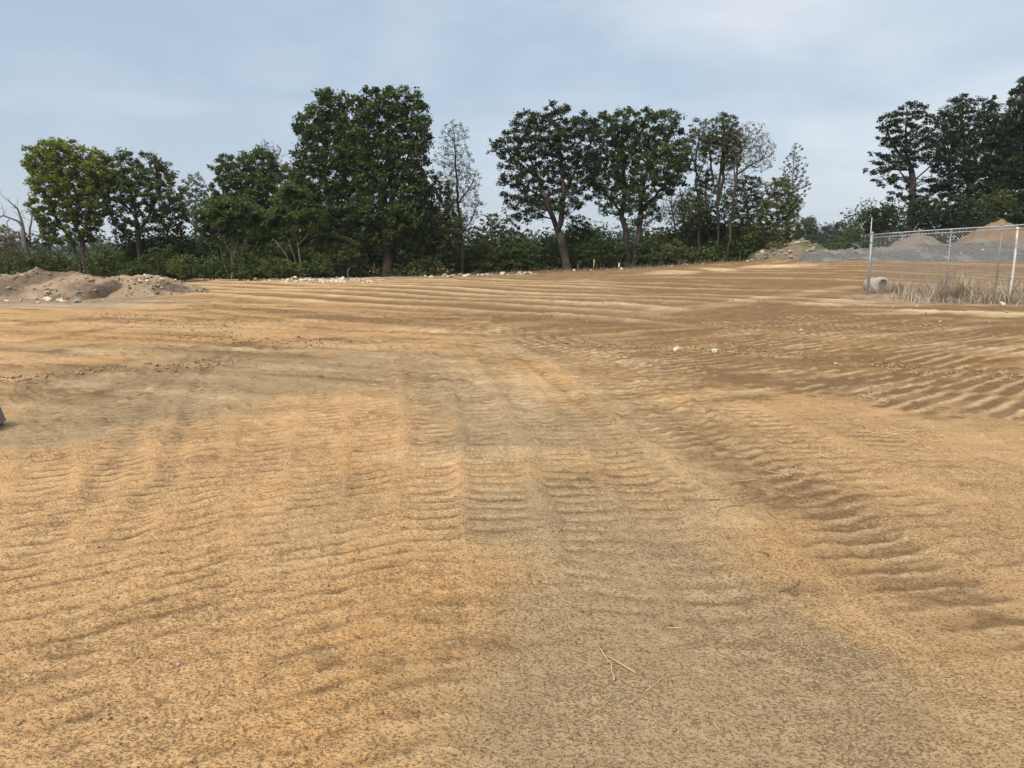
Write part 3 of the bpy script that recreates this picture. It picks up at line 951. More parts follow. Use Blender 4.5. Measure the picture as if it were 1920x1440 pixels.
def wood_mesh(P, par, rad, isT, which, sides_big=8):
    """tubes along chains of nodes; which=True trunk nodes, False branches"""
    kids = [[] for _ in P]
    for i, p in enumerate(par):
        if p >= 0 and isT[i] == which:
            kids[p].append(i)
    mb = MB()
    started = set()
    order = range(len(P))
    for i in order:
        if isT[i] != which or i in started:
            continue
        chain = [par[i]] if par[i] >= 0 else []
        j = i
        while True:
            chain.append(j)
            started.add(j)
            nx = [k for k in kids[j] if k not in started]
            if not nx:
                break
            j = max(nx, key=lambda k: rad[k])
        if len(chain) < 2:
            continue
        r = rad[chain].copy()
        if not which and par[i] >= 0:
            r[0] = min(r[0], r[1] * 1.25)
        if which:
            r[0] *= 1.25 if par[i] < 0 else 1.0
        s = sides_big if r.max() > 0.09 else (5 if r.max() > 0.04 else 3)
        mb.tube(P[chain], r, s, cap=False)
    return mb if mb.n else None


SEED = [100]


def tree(name, label, Y, trunks, lobes, bark="bark", leaf="leaf_mid", base_r=0.2, dmin=0.9, shell=0.45, clump=0.55, per=90, size=0.2,
         flat=0.7, group=None, cat="tree", depth=0.85, tip=0.014, frond=False, tint_top=0.0, steep=0.35, cap=420, sag=0.0, base_z=None, upleaf=0.5):
    SEED[0] += 1
    rs = np.random.default_rng(SEED[0])
    tr3 = []
    for ti, t in enumerate(trunks):
        pts = [at(px, py, Y) for px, py in t]
        wob = rs.normal(size=len(pts)) * 0.25
        for i in range(1, len(pts)):
            pts[i][1] += wob[i] + 0.25 * (rs.random() - .5) * i
        tr3.append(pts)
    bx = tr3[0][0][0]
    bz = (tz(bx, Y) - 0.06) if base_z is None else base_z
    base = np.array([bx, Y, bz])
    for t in tr3:
        if t[0][2] < bz + 1.6 and abs(t[0][2] - bz) < 1.6:
            t[0][2] = bz
            if t[0] is not tr3[0][0]:
                t[0][1] += rs.normal() * 0.12
    lb = []
    for (px, py, rx, ry) in lobes:
        c = at(px, py, Y)
        k = Y / FPX
        r3 = np.array([rx * k, (rx + ry) * 0.5 * k * depth, ry * k])
        c[1] += rs.normal() * r3[1] * 0.25
        lb.append((c, r3))
    if not frond:
        size, per = size * 0.84, per * 1.38
        dmin, per, clump, cap = dmin * 0.60, max(per * 0.50, min(per, 5)), clump * 0.80, 1100
    cl = poisson_lobes(lb, dmin, shell * 0.7, rs, cap)
    cl = cl[cl[:, 2] > bz + 0.3]
    P, par, rad, isT = grow(tr3, cl, rs, base_r, tip, steep, sag)
    root = empty(name, base)
    P0 = P - base
    w = wood_mesh(P0, par, rad, isT, True)
    if w:
        w.build("trunk", M[bark], root, smooth=True)
    w = wood_mesh(P0, par, rad, isT, False)
    if w:
        w.build("branches", M[bark], root, smooth=True)["kind"] = "stuff"
    if per > 0 and leaf:
        if frond:
            lp, ld, tn = [], [], []
            for c in cl - base:
                tone = rs.uniform(0.1, 0.8)
                for k in range(int(per)):
                    az = rs.uniform(0, 2 * np.pi)
                    L = rs.uniform(0.45, 0.95) * clump * 1.5
                    t = np.linspace(0.15, 1, 7)
                    dirn = np.array([math.cos(az), math.sin(az), 0])
                    lift = rs.uniform(0.0, 0.5)
                    spine = c + dirn * (t * L)[:, None] + np.array([0, 0, 1]) * ((lift * t - 0.75 * t * t) * L)[:, None]
                    sidev = np.array([-dirn[1], dirn[0], -0.25])
                    for sg in (-1, 1):
                        lp.append(spine + sidev * sg * size * 0.45)
                        ld.append(np.tile(sidev * sg + dirn * 0.35, (7, 1)))
                        tn.append(np.full(7, tone + rs.uniform(-.15, .15)))
            lp, ld, tn = np.vstack(lp), np.vstack(ld), np.concatenate(tn)
            v, f = leaf_quads(lp, size, rs, 1.2, 0.36, ld)
            tint = np.clip(tn, 0, 1)
        else:
            lp, tn = [], []
            zmin, zmax = cl[:, 2].min(), cl[:, 2].max()
            # one tone for each clump, shifted by its height in the crown
            for c in cl:
                k = max(1, int(per * rs.uniform(0.55, 1.4)))
                cr_ = clump * rs.uniform(0.65, 1.25)
                d = rs.normal(size=(k, 3))
                d /= np.linalg.norm(d, axis=1)[:, None]
                q = d * (rs.random(k) ** 0.45)[:, None] * cr_
                q[:, 2] *= flat
                # small sprays inside a clump
                ns = max(2, k // 9)
                cen = q[rs.integers(0, k, ns)]
                q = 0.35 * q + 0.65 * cen[rs.integers(0, ns, k)] + rs.normal(size=(k, 3)) * cr_ * 0.12
                lp.append(c - base + q)
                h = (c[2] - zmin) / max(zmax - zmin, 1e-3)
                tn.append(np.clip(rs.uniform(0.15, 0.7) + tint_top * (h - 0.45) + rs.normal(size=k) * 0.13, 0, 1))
            lp, tint = np.vstack(lp), np.concatenate(tn)
            v, f = leaf_quads(lp, size, rs, upleaf)
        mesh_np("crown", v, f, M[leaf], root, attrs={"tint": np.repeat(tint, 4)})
    tag(root, label, cat, group)
    return root


# left edge
tree("dead_tree", "bare dead tree leaning left at the left edge, twigs drooping", 50, [[(68, 500), (55, 460), (40, 425), (24, 390), (8, 366), (-12, 345)], [(52, 452), (32, 440), (12, 445), (-8, 452)], [(36, 415), (14, 405), (-6, 412)],
     [(57, 462), (62, 430), (58, 400)]], [(20, 400, 24, 34), (0, 415, 20, 30), (60, 400, 12, 28), (15, 440, 20, 14)], "bark_grey", None, 0.15, 0.75, 0.3, per=0, tip=0.012, sag=0.18)
tree("scrub_tree", "grey leaved scrubby tree cut off by the left frame edge", 53, [[(-6, 505), (0, 470), (4, 440)]], [(2, 450, 22, 32), (-12, 470, 22, 30)], "bark_grey", "leaf_dry", 0.09, 0.6, 0.3, 0.45, 60, 0.16)
tree("maple_tree", "yellow-green tree with leaning twin trunks, leftmost of the full crowns", 51,
     [[(170, 508), (160, 475), (150, 450), (138, 410), (128, 360), (118, 310)], [(158, 508), (145, 475), (128, 448), (112, 420), (95, 390), (80, 340)], [(150, 450), (165, 400), (175, 350)]],
     [(98, 300, 50, 34), (75, 300, 34, 22), (150, 305, 42, 32), (120, 350, 60, 42), (90, 385, 34, 40), (160, 380, 48, 44), (95, 440, 22, 22), (185, 330, 30, 38), (130, 282, 34, 18), (150, 430, 36, 26)],
     "bark", "leaf_bright", 0.20, 0.74, 0.25, 0.56, 125, 0.2, tint_top=0.75)
tree("locust_tree", "olive green tree with one upright trunk, right of the yellow-green tree", 52,
     [[(262, 510), (261, 470), (262, 435), (252, 395), (240, 350), (232, 310)], [(262, 440), (285, 395), (300, 350)], [(255, 405), (225, 375)]],
     [(230, 310, 34, 32), (285, 325, 34, 30), (255, 350, 60, 40), (320, 365, 28, 34), (215, 345, 34, 36), (300, 405, 42, 30), (245, 415, 42, 28), (275, 300, 20, 14)],
     "bark", "leaf_mid", 0.19, 0.78, 0.25, 0.55, 110, 0.2, tint_top=0.2)
tree("willow_tree", "small silvery grey tree rising behind the left trees", 58, [[(365, 512), (364, 450), (362, 380)]], [(363, 350, 20, 28), (358, 385, 30, 34), (380, 390, 22, 30)], "bark_grey", "leaf_silver", 0.1, 0.6, 0.25, 0.42, 60, 0.15)
tree("elm_tree", "mid-sized dark green tree behind the pale-stemmed sumacs", 57,
     [[(470, 515), (470, 450), (466, 390), (458, 330)], [(470, 430), (500, 370), (510, 320)], [(468, 410), (435, 360)]],
     [(445, 325, 42, 34), (485, 310, 40, 30), (430, 360, 36, 34), (500, 350, 46, 38), (465, 385, 60, 38), (540, 350, 36, 38), (475, 430, 60, 32)],
     "bark_dark", "leaf_mid", 0.2, 0.8, 0.25, 0.6, 125, 0.22, tint_top=0.25)
tree("sapling_tree", "nearly bare twiggy treetop poking above the dark green tree", 60, [[(508, 515), (507, 400), (503, 320), (498, 270)], [(505, 345), (520, 300), (528, 280)]], [(498, 285, 18, 24), (520, 292, 16, 18), (510, 320, 22, 20)], "bark_grey", "leaf_dry", 0.1, 0.5, 0.2, 0.3, 9, 0.14, tip=0.013)
tree("hornbeam_tree", "brownish green tree with layered branches left of the tallest crowns", 56,
     [[(590, 516), (590, 440), (585, 370), (580, 320)]], [(575, 325, 36, 18), (590, 352, 42, 20), (570, 385, 44, 22), (600, 410, 44, 26), (560, 430, 40, 24)], "bark_dark", "leaf_brown", 0.16, 0.75, 0.2, 0.6, 80, 0.2, 0.4)
tree("sumac_tree", "sumac with fanned fronds over a sheaf of pale stems, left one", 49,
     [[(433, 508), (430, 480), (424, 450), (412, 420)], [(435, 508), (440, 475), (446, 445), (455, 420)], [(431, 508), (436, 470), (432, 430)], [(447, 505), (452, 470), (470, 445)], [(447, 505), (455, 460), (462, 430)], [(429, 506), (415, 470), (400, 440)]],
     [(410, 400, 34, 24), (450, 395, 34, 24), (430, 380, 30, 14), (395, 425, 22, 18), (470, 425, 22, 18), (432, 425, 36, 16)], "bark_pale", "leaf_sumac", 0.055, 0.5, 0.25, 0.6, 11, 0.26, frond=True, tip=0.016, cap=130)
tree("sumac_tree", "sumac with bare pale branching stem and bright fronds, right one", 49,
     [[(565, 520), (562, 490), (558, 460), (552, 430), (548, 405)], [(560, 478), (545, 452), (525, 432)], [(558, 462), (575, 440), (585, 420)], [(545, 512), (540, 480), (522, 455), (510, 440)], [(556, 450), (540, 425)]],
     [(545, 378, 34, 24), (515, 405, 30, 22), (575, 400, 28, 22), (545, 355, 24, 12), (500, 425, 20, 16)], "bark_pale", "leaf_sumac", 0.07, 0.5, 0.25, 0.6, 11, 0.26, frond=True, tip=0.016, cap=130)
# the tall pair
tree("oak_tree", "tall dark oak, left half of the highest crown pair", 53,
     [[(683, 522), (676, 480), (668, 430), (655, 370), (640, 310), (632, 250), (628, 210)], [(668, 430), (630, 370), (598, 310)], [(655, 372), (668, 310), (675, 250)], [(640, 320), (605, 270), (590, 235)], [(670, 440), (615, 410)]],
     [(622, 200, 34, 32), (590, 240, 36, 40), (640, 235, 40, 38), (580, 290, 30, 36), (625, 290, 48, 42), (660, 285, 32, 48), (595, 345, 42, 36), (645, 350, 44, 38), (610, 395, 46, 34), (660, 410, 40, 38), (625, 440, 44, 26)],
     "bark", "leaf_oak", 0.30, 0.88, 0.2, 0.72, 150, 0.235, tint_top=0.1)
tree("oak_tree", "tall dense oak, right half of the highest crown pair", 52,
     [[(727, 522), (725, 470), (722, 410), (722, 340), (728, 270), (730, 205)], [(722, 400), (755, 330), (775, 260)], [(722, 350), (695, 290), (690, 230)], [(725, 450), (690, 410)], [(724, 440), (770, 400)]],
     [(695, 195, 32, 28), (735, 195, 38, 30), (770, 210, 34, 34), (715, 235, 46, 40), (775, 255, 32, 42), (690, 270, 30, 40), (740, 285, 52, 48), (780, 300, 28, 34), (710, 335, 46, 42), (760, 350, 48, 40), (700, 390, 44, 36), (750, 405, 50, 40), (715, 440, 46, 32), (770, 445, 40, 36), (690, 455, 30, 24)],
     "bark", "leaf_oak", 0.34, 0.88, 0.2, 0.73, 155, 0.235, tint_top=0.1)
tree("young_tree", "slim tree trunk close right of the tall dense oak", 52.5, [[(757, 520), (756, 480), (757, 430), (760, 400)]], [(760, 410, 26, 26), (765, 440, 24, 20)], "bark", "leaf_oak", 0.1, 0.8, 0.3, 0.6, 70, 0.22)
tree("cherry_tree", "rounded green tree yellowing at its right flank, beside tall oaks", 54,
     [[(815, 518), (815, 470), (812, 420), (808, 370)], [(815, 455), (838, 420), (845, 390)]],
     [(800, 350, 30, 30), (825, 380, 34, 36), (800, 410, 42, 34), (840, 430, 28, 34), (815, 455, 44, 30), (850, 465, 18, 22), (790, 470, 36, 26)],
     "bark_dark", "leaf_olive", 0.16, 0.78, 0.3, 0.58, 92, 0.21, tint_top=-0.15)
tree("poplar_tree", "tall sparse half-bare tree standing alone between the two oak clumps", 54,
     [[(868, 512), (868, 470), (865, 430), (860, 390), (857, 340), (855, 290), (850, 240)], [(864, 420), (848, 395), (836, 380)], [(860, 380), (885, 345), (893, 320)], [(866, 440), (885, 410), (898, 375)]],
     [(852, 252, 26, 24), (850, 295, 34, 34), (862, 340, 40, 34), (868, 385, 40, 30), (866, 425, 26, 22)], "bark_dark", "leaf_silver", 0.12, 0.60, 0.15, 0.52, 34, 0.12, tip=0.012)
tree("walnut_tree", "spreading low olive tree between the lone sparse tree and oak", 58,
     [[(940, 505), (940, 460), (936, 425)], [(940, 470), (965, 440)]], [(935, 415, 40, 14), (910, 440, 38, 18), (960, 445, 38, 22), (930, 470, 60, 26), (985, 470, 32, 24)], "bark_dark", "leaf_olive", 0.1, 0.7, 0.2, 0.5, 44, 0.19, 0.4)
# the middle pair
tree("oak_tree", "dark broad oak with forked trunk, left of the middle pair", 58,
     [[(1064, 506), (1058, 475), (1052, 445), (1046, 428), (1034, 405), (1022, 370), (1005, 320), (985, 275)], [(1047, 430), (1054, 400), (1056, 360), (1052, 300), (1045, 240)], [(1024, 376), (985, 350), (960, 330)], [(1056, 370), (1080, 320), (1090, 270)], [(1010, 335), (965, 300), (945, 275)]],
     [(985, 235, 30, 26), (1045, 225, 42, 28), (955, 270, 34, 24), (1000, 275, 44, 34), (1055, 270, 46, 40), (1098, 245, 28, 32), (935, 285, 20, 14), (975, 325, 36, 34), (1030, 325, 46, 40), (1085, 320, 34, 40), (965, 370, 24, 22), (1010, 375, 42, 30), (1065, 375, 38, 30), (985, 402, 26, 12)],
     "bark", "leaf_oak_dark", 0.30, 0.92, 0.25, 0.73, 125, 0.23, 0.6)
tree("oak_tree", "broad green oak with twin trunks, right of the middle pair", 60,
     [[(1180, 500), (1176, 465), (1173, 430), (1163, 398), (1145, 375), (1125, 350), (1105, 330)], [(1188, 500), (1194, 460), (1199, 425), (1202, 390), (1210, 340), (1222, 280)], [(1166, 405), (1172, 350), (1170, 290), (1165, 240)], [(1202, 395), (1235, 360), (1262, 335)], [(1172, 340), (1140, 290)]],
     [(1180, 225, 40, 22), (1240, 228, 38, 24), (1140, 245, 34, 32), (1200, 260, 50, 36), (1255, 265, 34, 38), (1130, 295, 38, 38), (1180, 310, 48, 40), (1240, 310, 42, 36), (1275, 300, 18, 28), (1140, 345, 40, 30), (1195, 360, 44, 34), (1235, 350, 32, 28), (1150, 385, 32, 20), (1210, 395, 34, 24), (1268, 335, 18, 18)],
     "bark", "leaf_oak", 0.30, 0.92, 0.25, 0.73, 125, 0.23, 0.65, tint_top=0.2)
tree("snag_branch_tree", "thin leaning tree hung with dry vines between the middle oaks", 61, [[(1100, 500), (1098, 470), (1092, 440), (1085, 418)]], [(1085, 425, 22, 20), (1100, 455, 30, 24), (1075, 460, 26, 22)], "bark_dark", "leaf_mid", 0.07, 0.6, 0.25, 0.5, 70, 0.2, 0.5)
# thin trees right of the middle
tree("slender_tree", "thin crooked dead tree leaning left, beside the twin-trunk oak", 59, [[(1282, 492), (1272, 450), (1262, 400), (1256, 360), (1252, 325)]], [(1262, 395, 20, 36), (1256, 350, 10, 24)], "bark_dark", "leaf_brown", 0.06, 0.55, 0.2, 0.4, 18, 0.14, tip=0.012)
tree("slender_tree", "second thin dead trunk leaning left, right of the crooked one", 60, [[(1296, 492), (1288, 450), (1280, 400), (1272, 345), (1268, 320)]], [(1282, 395, 24, 40), (1290, 440, 24, 20)], "bark_dark", "leaf_brown", 0.06, 0.55, 0.2, 0.4, 20, 0.14, tip=0.012)
tree("ash_tree", "tall straight thin tree with small tawny crown", 59,
     [[(1311, 498), (1310, 450), (1310, 400), (1308, 340), (1306, 290), (1310, 235)], [(1308, 330), (1296, 290), (1290, 260)], [(1309, 340), (1325, 295)]],
     [(1312, 240, 18, 18), (1300, 270, 24, 22), (1322, 275, 20, 22), (1306, 305, 22, 14), (1300, 390, 28, 40)], "bark_dark", "leaf_brown", 0.10, 0.58, 0.2, 0.46, 60, 0.15, tip=0.013)
tree("ash_tree", "slim dark tree just left of the stout forked trunk", 61, [[(1328, 495), (1328, 440), (1326, 380), (1324, 330)]], [(1326, 350, 20, 34), (1330, 400, 24, 30)], "bark_dark", "leaf_mid", 0.07, 0.6, 0.2, 0.45, 45, 0.16)
tree("ash_tree", "tall stout dark trunk forking into three, crown olive brown", 59,
     [[(1346, 493), (1346, 450), (1345, 410), (1344, 380), (1337, 335), (1330, 290), (1326, 270)], [(1344, 385), (1349, 340), (1353, 290), (1356, 245), (1358, 225)], [(1346, 382), (1356, 335), (1358, 290), (1368, 250)]],
     [(1356, 232, 24, 18), (1350, 265, 34, 26), (1375, 265, 22, 28), (1330, 280, 18, 20), (1362, 300, 26, 18)], "bark_dark", "leaf_brown", 0.15, 0.58, 0.2, 0.48, 80, 0.16, tip=0.013)
tree("elm_tree", "tall almost leafless tree leaning right with fan of twigs", 58,
     [[(1362, 492), (1365, 450), (1368, 420), (1374, 370), (1380, 330), (1390, 285), (1402, 250)], [(1383, 325), (1405, 310), (1425, 300), (1445, 292)], [(1378, 340), (1378, 290), (1380, 250)], [(1370, 400), (1385, 370), (1398, 355)]],
     [(1410, 252, 28, 22), (1400, 285, 36, 26), (1430, 285, 24, 26), (1385, 270, 20, 26), (1420, 310, 30, 12), (1385, 330, 20, 18)], "bark_dark", "leaf_dry", 0.11, 0.50, 0.1, 0.45, 20, 0.12, tip=0.012)
tree("slender_tree", "thin dark trunk half hidden between the tall straight thin tree and stout fork", 62, [[(1319, 494), (1319, 440), (1317, 380), (1316, 320)]], [(1318, 340, 16, 30), (1318, 390, 20, 30)], "bark_dark", "leaf_brown", 0.06, 0.58, 0.2, 0.4, 26, 0.14, tip=0.012)
tree("slender_tree", "thin dark trunk right of the stout forked tree", 62, [[(1356, 492), (1357, 440), (1358, 390), (1362, 340)]], [(1360, 350, 16, 26), (1358, 400, 22, 30)], "bark_dark", "leaf_mid", 0.06, 0.58, 0.2, 0.42, 34, 0.15, tip=0.012)
tree("thorn_tree", "open olive tree with drooping dark branches below the leaning one", 59,
     [[(1398, 490), (1398, 440), (1400, 400), (1405, 365)]], [(1405, 345, 28, 18), (1385, 375, 30, 24), (1420, 380, 28, 28), (1400, 415, 36, 26)], "bark_dark", "leaf_mid", 0.1, 0.62, 0.2, 0.52, 70, 0.17, 0.5)
tree("aspen_tree", "yellow-green young tree with pale stem on the rubble mound", 58,
     [[(1466, 470), (1469, 440), (1475, 405), (1478, 370)], [(1473, 415), (1455, 385)]], [(1465, 355, 26, 22), (1480, 385, 26, 30), (1450, 395, 26, 30), (1485, 425, 24, 28), (1455, 435, 34, 26), (1425, 440, 26, 30)], "bark_pale", "leaf_olive", 0.07, 0.62, 0.2, 0.52, 85, 0.17)
tree("birch_tree", "tall thin-leaved see-through tree at the right end of the row", 60,
     [[(1474, 475), (1476, 420), (1482, 370), (1488, 310), (1492, 268)]], [(1492, 282, 10, 18), (1488, 315, 22, 26), (1492, 345, 26, 24), (1478, 340, 14, 26)], "bark_grey", "leaf_silver", 0.06, 0.55, 0.1, 0.34, 14, 0.19, tip=0.012)
# right group behind the stockpiles
tree("pine_tree", "dark tree with tiered side branches, first of the right group", 70,
     [[(1711, 458), (1710, 420), (1710, 380), (1711, 330), (1708, 280), (1706, 225)], [(1710, 350), (1680, 315), (1655, 300)], [(1711, 340), (1740, 310), (1760, 290)], [(1710, 320), (1675, 270), (1660, 245)], [(1711, 318), (1660, 318), (1635, 322)]],
     [(1708, 208, 28, 16), (1675, 232, 32, 18), (1725, 240, 26, 24), (1665, 262, 22, 10), (1705, 268, 40, 20), (1660, 295, 30, 12), (1690, 300, 46, 14), (1735, 285, 26, 20), (1650, 318, 26, 9), (1665, 338, 30, 10), (1700, 340, 26, 14), (1685, 365, 20, 16), (1720, 375, 26, 20)],
     "bark_dark", "leaf_right", 0.32, 0.9, 0.2, 0.7, 95, 0.24, 0.5, steep=0.1)
tree("maple_tree", "dark tree with two-peaked crown, second of the right group", 72,
     [[(1816, 452), (1816, 400), (1815, 350), (1812, 300), (1808, 250), (1806, 205)], [(1814, 330), (1840, 280), (1850, 230)], [(1814, 340), (1785, 300), (1770, 260)]],
     [(1808, 200, 22, 22), (1785, 225, 32, 24), (1850, 210, 26, 26), (1770, 260, 34, 30), (1815, 255, 40, 34), (1860, 255, 30, 36), (1785, 300, 42, 30), (1835, 310, 44, 34), (1770, 345, 38, 26), (1820, 360, 42, 26), (1865, 320, 28, 40)],
     "bark_dark", "leaf_right", 0.30, 0.95, 0.25, 0.78, 130, 0.25, 0.6, tint_top=0.25)
tree("oak_tree", "tallest dark tree cut by the right frame edge", 70,
     [[(1925, 450), (1925, 380), (1922, 300), (1920, 230), (1922, 170)], [(1924, 340), (1895, 290), (1885, 250)], [(1923, 300), (1955, 250)]],
     [(1922, 175, 26, 26), (1905, 215, 32, 30), (1945, 220, 34, 36), (1890, 255, 32, 32), (1930, 265, 42, 38), (1900, 310, 42, 36), (1945, 320, 40, 40), (1885, 360, 40, 36), (1935, 380, 46, 38), (1975, 290, 36, 60)],
     "bark_dark", "leaf_right", 0.34, 0.95, 0.25, 0.8, 150, 0.25, 0.65)
for i, (px, py, rx, ry, lab) in enumerate([
        (1655, 420, 42, 32, "low feathery dark tree at the foot of the tiered dark tree"),
        (1740, 405, 44, 34, "dark bushy tree below and right of the tiered dark tree"),
        (1800, 405, 46, 34, "dark bushy tree beneath the two-peaked crown"),
        (1868, 400, 44, 36, "dark green bush with tawny leaves beside the brown soil cone"),
        (1940, 410, 50, 36, "dark bush filling the right edge below the tallest tree")]):
    tree("shrub_tree", lab, 66 + (i % 2) * 2, [[(px, py + 40), (px + 2, py + 10), (px, py - 12)]], [(px - rx * .35, py - ry * .2, rx * .6, ry * .75), (px + rx * .35, py + ry * .05, rx * .6, ry * .8), (px, py - ry * .1, rx * .7, ry)],
         "bark_dark", "leaf_right" if i != 3 else "leaf_brown", 0.1, 0.85, 0.25, 0.7, 90, 0.23, 0.6, cat="tree")

# bushes at the foot of the trees that can be told apart
for i, (px, py, rx, ry, Y, lf, lab) in enumerate([
        (30, 492, 40, 24, 46, "leaf_mid", "green bush behind the dirt berm at the left frame edge"),
        (100, 495, 46, 22, 47, "leaf_under", "dark bush between dead tree and yellow-green tree"),
        (200, 490, 34, 30, 48, "leaf_mid", "round bush at the foot of the yellow-green tree"),
        (300, 492, 44, 28, 49, "leaf_under", "dark bush right of the upright olive tree"),
        (345, 500, 36, 22, 46.5, "leaf_olive", "olive weedy bush at the right end of the dirt berm"),
        (395, 505, 34, 24, 46.5, "leaf_mid", "green bush left of the left sumac stems"),
        (470, 505, 40, 24, 46.5, "leaf_mid", "leafy bush between the two sumacs"),
        (530, 505, 40, 24, 46, "leaf_olive", "olive bush under the right sumac"),
        (595, 503, 36, 26, 47.5, "leaf_under", "dark bush right of the right sumac stem"),
        (640, 465, 38, 24, 50, "leaf_olive", "light layered sapling foliage in front of the tall oaks"),
        (800, 500, 30, 22, 51, "leaf_under", "bush at the foot of the yellowing rounded tree"),
        (905, 485, 44, 30, 56, "leaf_olive", "olive bush right of the lone sparse tree"),
        (975, 480, 40, 34, 57, "leaf_mid", "green bush left of the forked oak"),
        (1025, 480, 40, 40, 60, "leaf_under", "tall dark shrub behind the forked oak trunk"),
        (1110, 478, 36, 30, 59, "leaf_mid", "bright green bush between the middle oaks"),
        (1145, 475, 34, 30, 60, "leaf_under", "dark bush touching the twin oak trunks on the left"),
        (1230, 470, 44, 32, 60, "leaf_mid", "green bush right of the twin oak trunks"),
        (1265, 478, 36, 26, 58, "leaf_olive", "weedy bush under the thin leaning trees"),
        (1315, 445, 46, 46, 64, "leaf_under", "tall round dark thicket behind the thin straight tree"),
        (1390, 460, 40, 36, 60, "leaf_under", "dark bush right of the stout forked trunk"),
        (1430, 455, 22, 26, 57.5, "leaf_oak_dark", "small nearly black bush at the left end of the rubble mound"),
        (1500, 462, 34, 20, 60, "leaf_olive", "low weedy green growth on the back of the rubble mound"),
        (1462, 462, 26, 14, 56.2, "leaf_olive", "scrubby brush growing over the left part of the rubble mound"),
        (1532, 470, 24, 12, 57.5, "leaf_mid", "green weeds trailing down the right end of the rubble mound")]):
    tree("bush", lab, Y, [[(px, py + ry), (px + 2, py), (px - 2, py - ry * .4)], [(px + 3, py + ry), (px + 14, py - 4)], [(px - 3, py + ry), (px - 14, py - 2)]],
         [(px - rx * .4, py, rx * .55, ry * .8), (px + rx * .4, py + ry * .1, rx * .55, ry * .75), (px, py - ry * .15, rx * .6, ry * .85), (px, py + ry * .45, rx * .95, ry * .45)],
         "bark_dark", lf, 0.05, 0.62, 0.2, 0.5, 72, 0.17, 0.7, cat="bush")

# thicket behind the first row and the wood beyond: nobody could count these
def leaf_mass(name, label, boxes, n, size, mat, clump=0.7):
    SEED[0] += 1
    rs = np.random.default_rng(SEED[0])
    wts = np.array([b[6] for b in boxes], float)
    wts /= wts.sum()
    P = []
    for (x0, x1, y0, y1, h0, h1, w), k in zip(boxes, (wts * n).astype(int)):
        cn = max(4, k // 40)
        cx, cy = rs.uniform(x0, x1, cn), rs.uniform(y0, y1, cn)
        top = h0 + (h1 - h0) * (0.5 + 0.5 * np.clip(fbm(cx * 0.35, cy * 0.35, 3, 400 + SEED[0]), -1, 1))
        cz = terrain(cx, cy) + rs.random(cn) ** 0.8 * top
        pick = rs.integers(0, cn, k)
        d = rs.normal(size=(k, 3)) * clump * 0.55
        P.append(np.stack([cx, cy, cz], 1)[pick] + d)
    P = np.vstack(P)
    g = terrain(P[:, 0], P[:, 1])
    P = P[P[:, 2] > g - 0.1]
    v, f = leaf_quads(P, size, rs, 0.5)
    t = np.clip(rs.uniform(0.1, 0.6, len(P)) + 0.35 * fbm(P[:, 0] * .4, P[:, 2] * .4, 2, 9), 0, 1)
    return tag(mesh_np(name, v, f, M[mat], attrs={"tint": np.repeat(t, 4)}), label, kind="stuff")


leaf_mass("undergrowth", "dense dark undergrowth filling the gaps below and between the trees", [
    (-42, -30, 55, 62, .6, 1.5, .8), (-30, -20, 56, 62, 1.0, 2.3, 1.2), (-20, -4, 56, 62, 3.0, 5.5, 3.4), (-27, -19, 52.5, 55, 1.2, 3.6, 1.3), (-20, -14, 51, 54, .8, 2.6, .7), (-20, -5, 51.5, 53.5, .3, 0.9, .35),
    (-5, 14, 63, 70, 1.0, 2.4, 1.8), (-4, 3, 57, 60, .2, .8, .3), (5, 14, 60.5, 62, .3, 1.0, .5), (12, 20, 62, 68, 1.6, 3.0, 1.6), (13, 19, 58, 60, .4, 1.3, .5), (34, 56, 74, 80, 3.5, 6.5, 2.0), (19, 34, 72, 80, .5, 1.4, .6)],
    95000, 0.27, "leaf_under")
leaf_mass("edge_brush", "uneven lighter green brush along the front edge of the trees", [
    (-26, -18, 50.5, 52.5, .3, 1.8, .6), (-18, -10, 50.5, 52.0, .2, 1.3, .5), (-4, 5, 59, 61.5, .3, 2.4, .9), (4, 10, 61, 63, .3, 2.0, .7), (10, 17, 60.5, 63, .3, 2.2, .9)], 26000, 0.20, "leaf_mid", 0.5)

# ------------------------------------------------------------------ far woods and hills
def far_tree(name, label, X, Y, h, w, leaf, group=None, conif=False):
    SEED[0] += 1
    rs = np.random.default_rng(SEED[0])
    z0 = tz(X, Y)
    root = empty(name, (X, Y, z0))
    mb = MB()
    mb.tube([(0, 0, -0.3), (rs.normal() * .1, 0, h * 0.4), (rs.normal() * .2, 0, h * 0.75)], [h * .022, h * .017, h * .008], 6, False)
    mb.build("trunk", M["bark_dark"], root, True)
    n = 90
    d = rs.normal(size=(n, 3))
    d /= np.linalg.norm(d, axis=1)[:, None]
    k = rs.uniform(0.4, 1, n) ** 0.6
    c = d * k[:, None] * np.array([w * .5, w * .5, h * 0.42]) + np.array([0, 0, h * 0.56])
    c[:, :2] *= (1.12 - 0.45 * np.clip((c[:, 2:] / h - .45), 0, 1))
    P, tn = [], []
    for q in c:
        m = 52
        P.append(q + np.clip(rs.normal(size=(m, 3)), -1.7, 1.7) * np.array([.55, .55, .38]) * h * 0.085)
        tn.append(np.clip(rs.uniform(0.1, 0.75) + rs.normal(size=m) * .12, 0, 1))
    v, f = leaf_quads(np.vstack(P), 0.036 * h, rs, 0.6)
    mesh_np("crown", v, f, M[leaf], root, attrs={"tint": np.repeat(np.concatenate(tn), 4)})
    return tag(root, label, "tree", group)


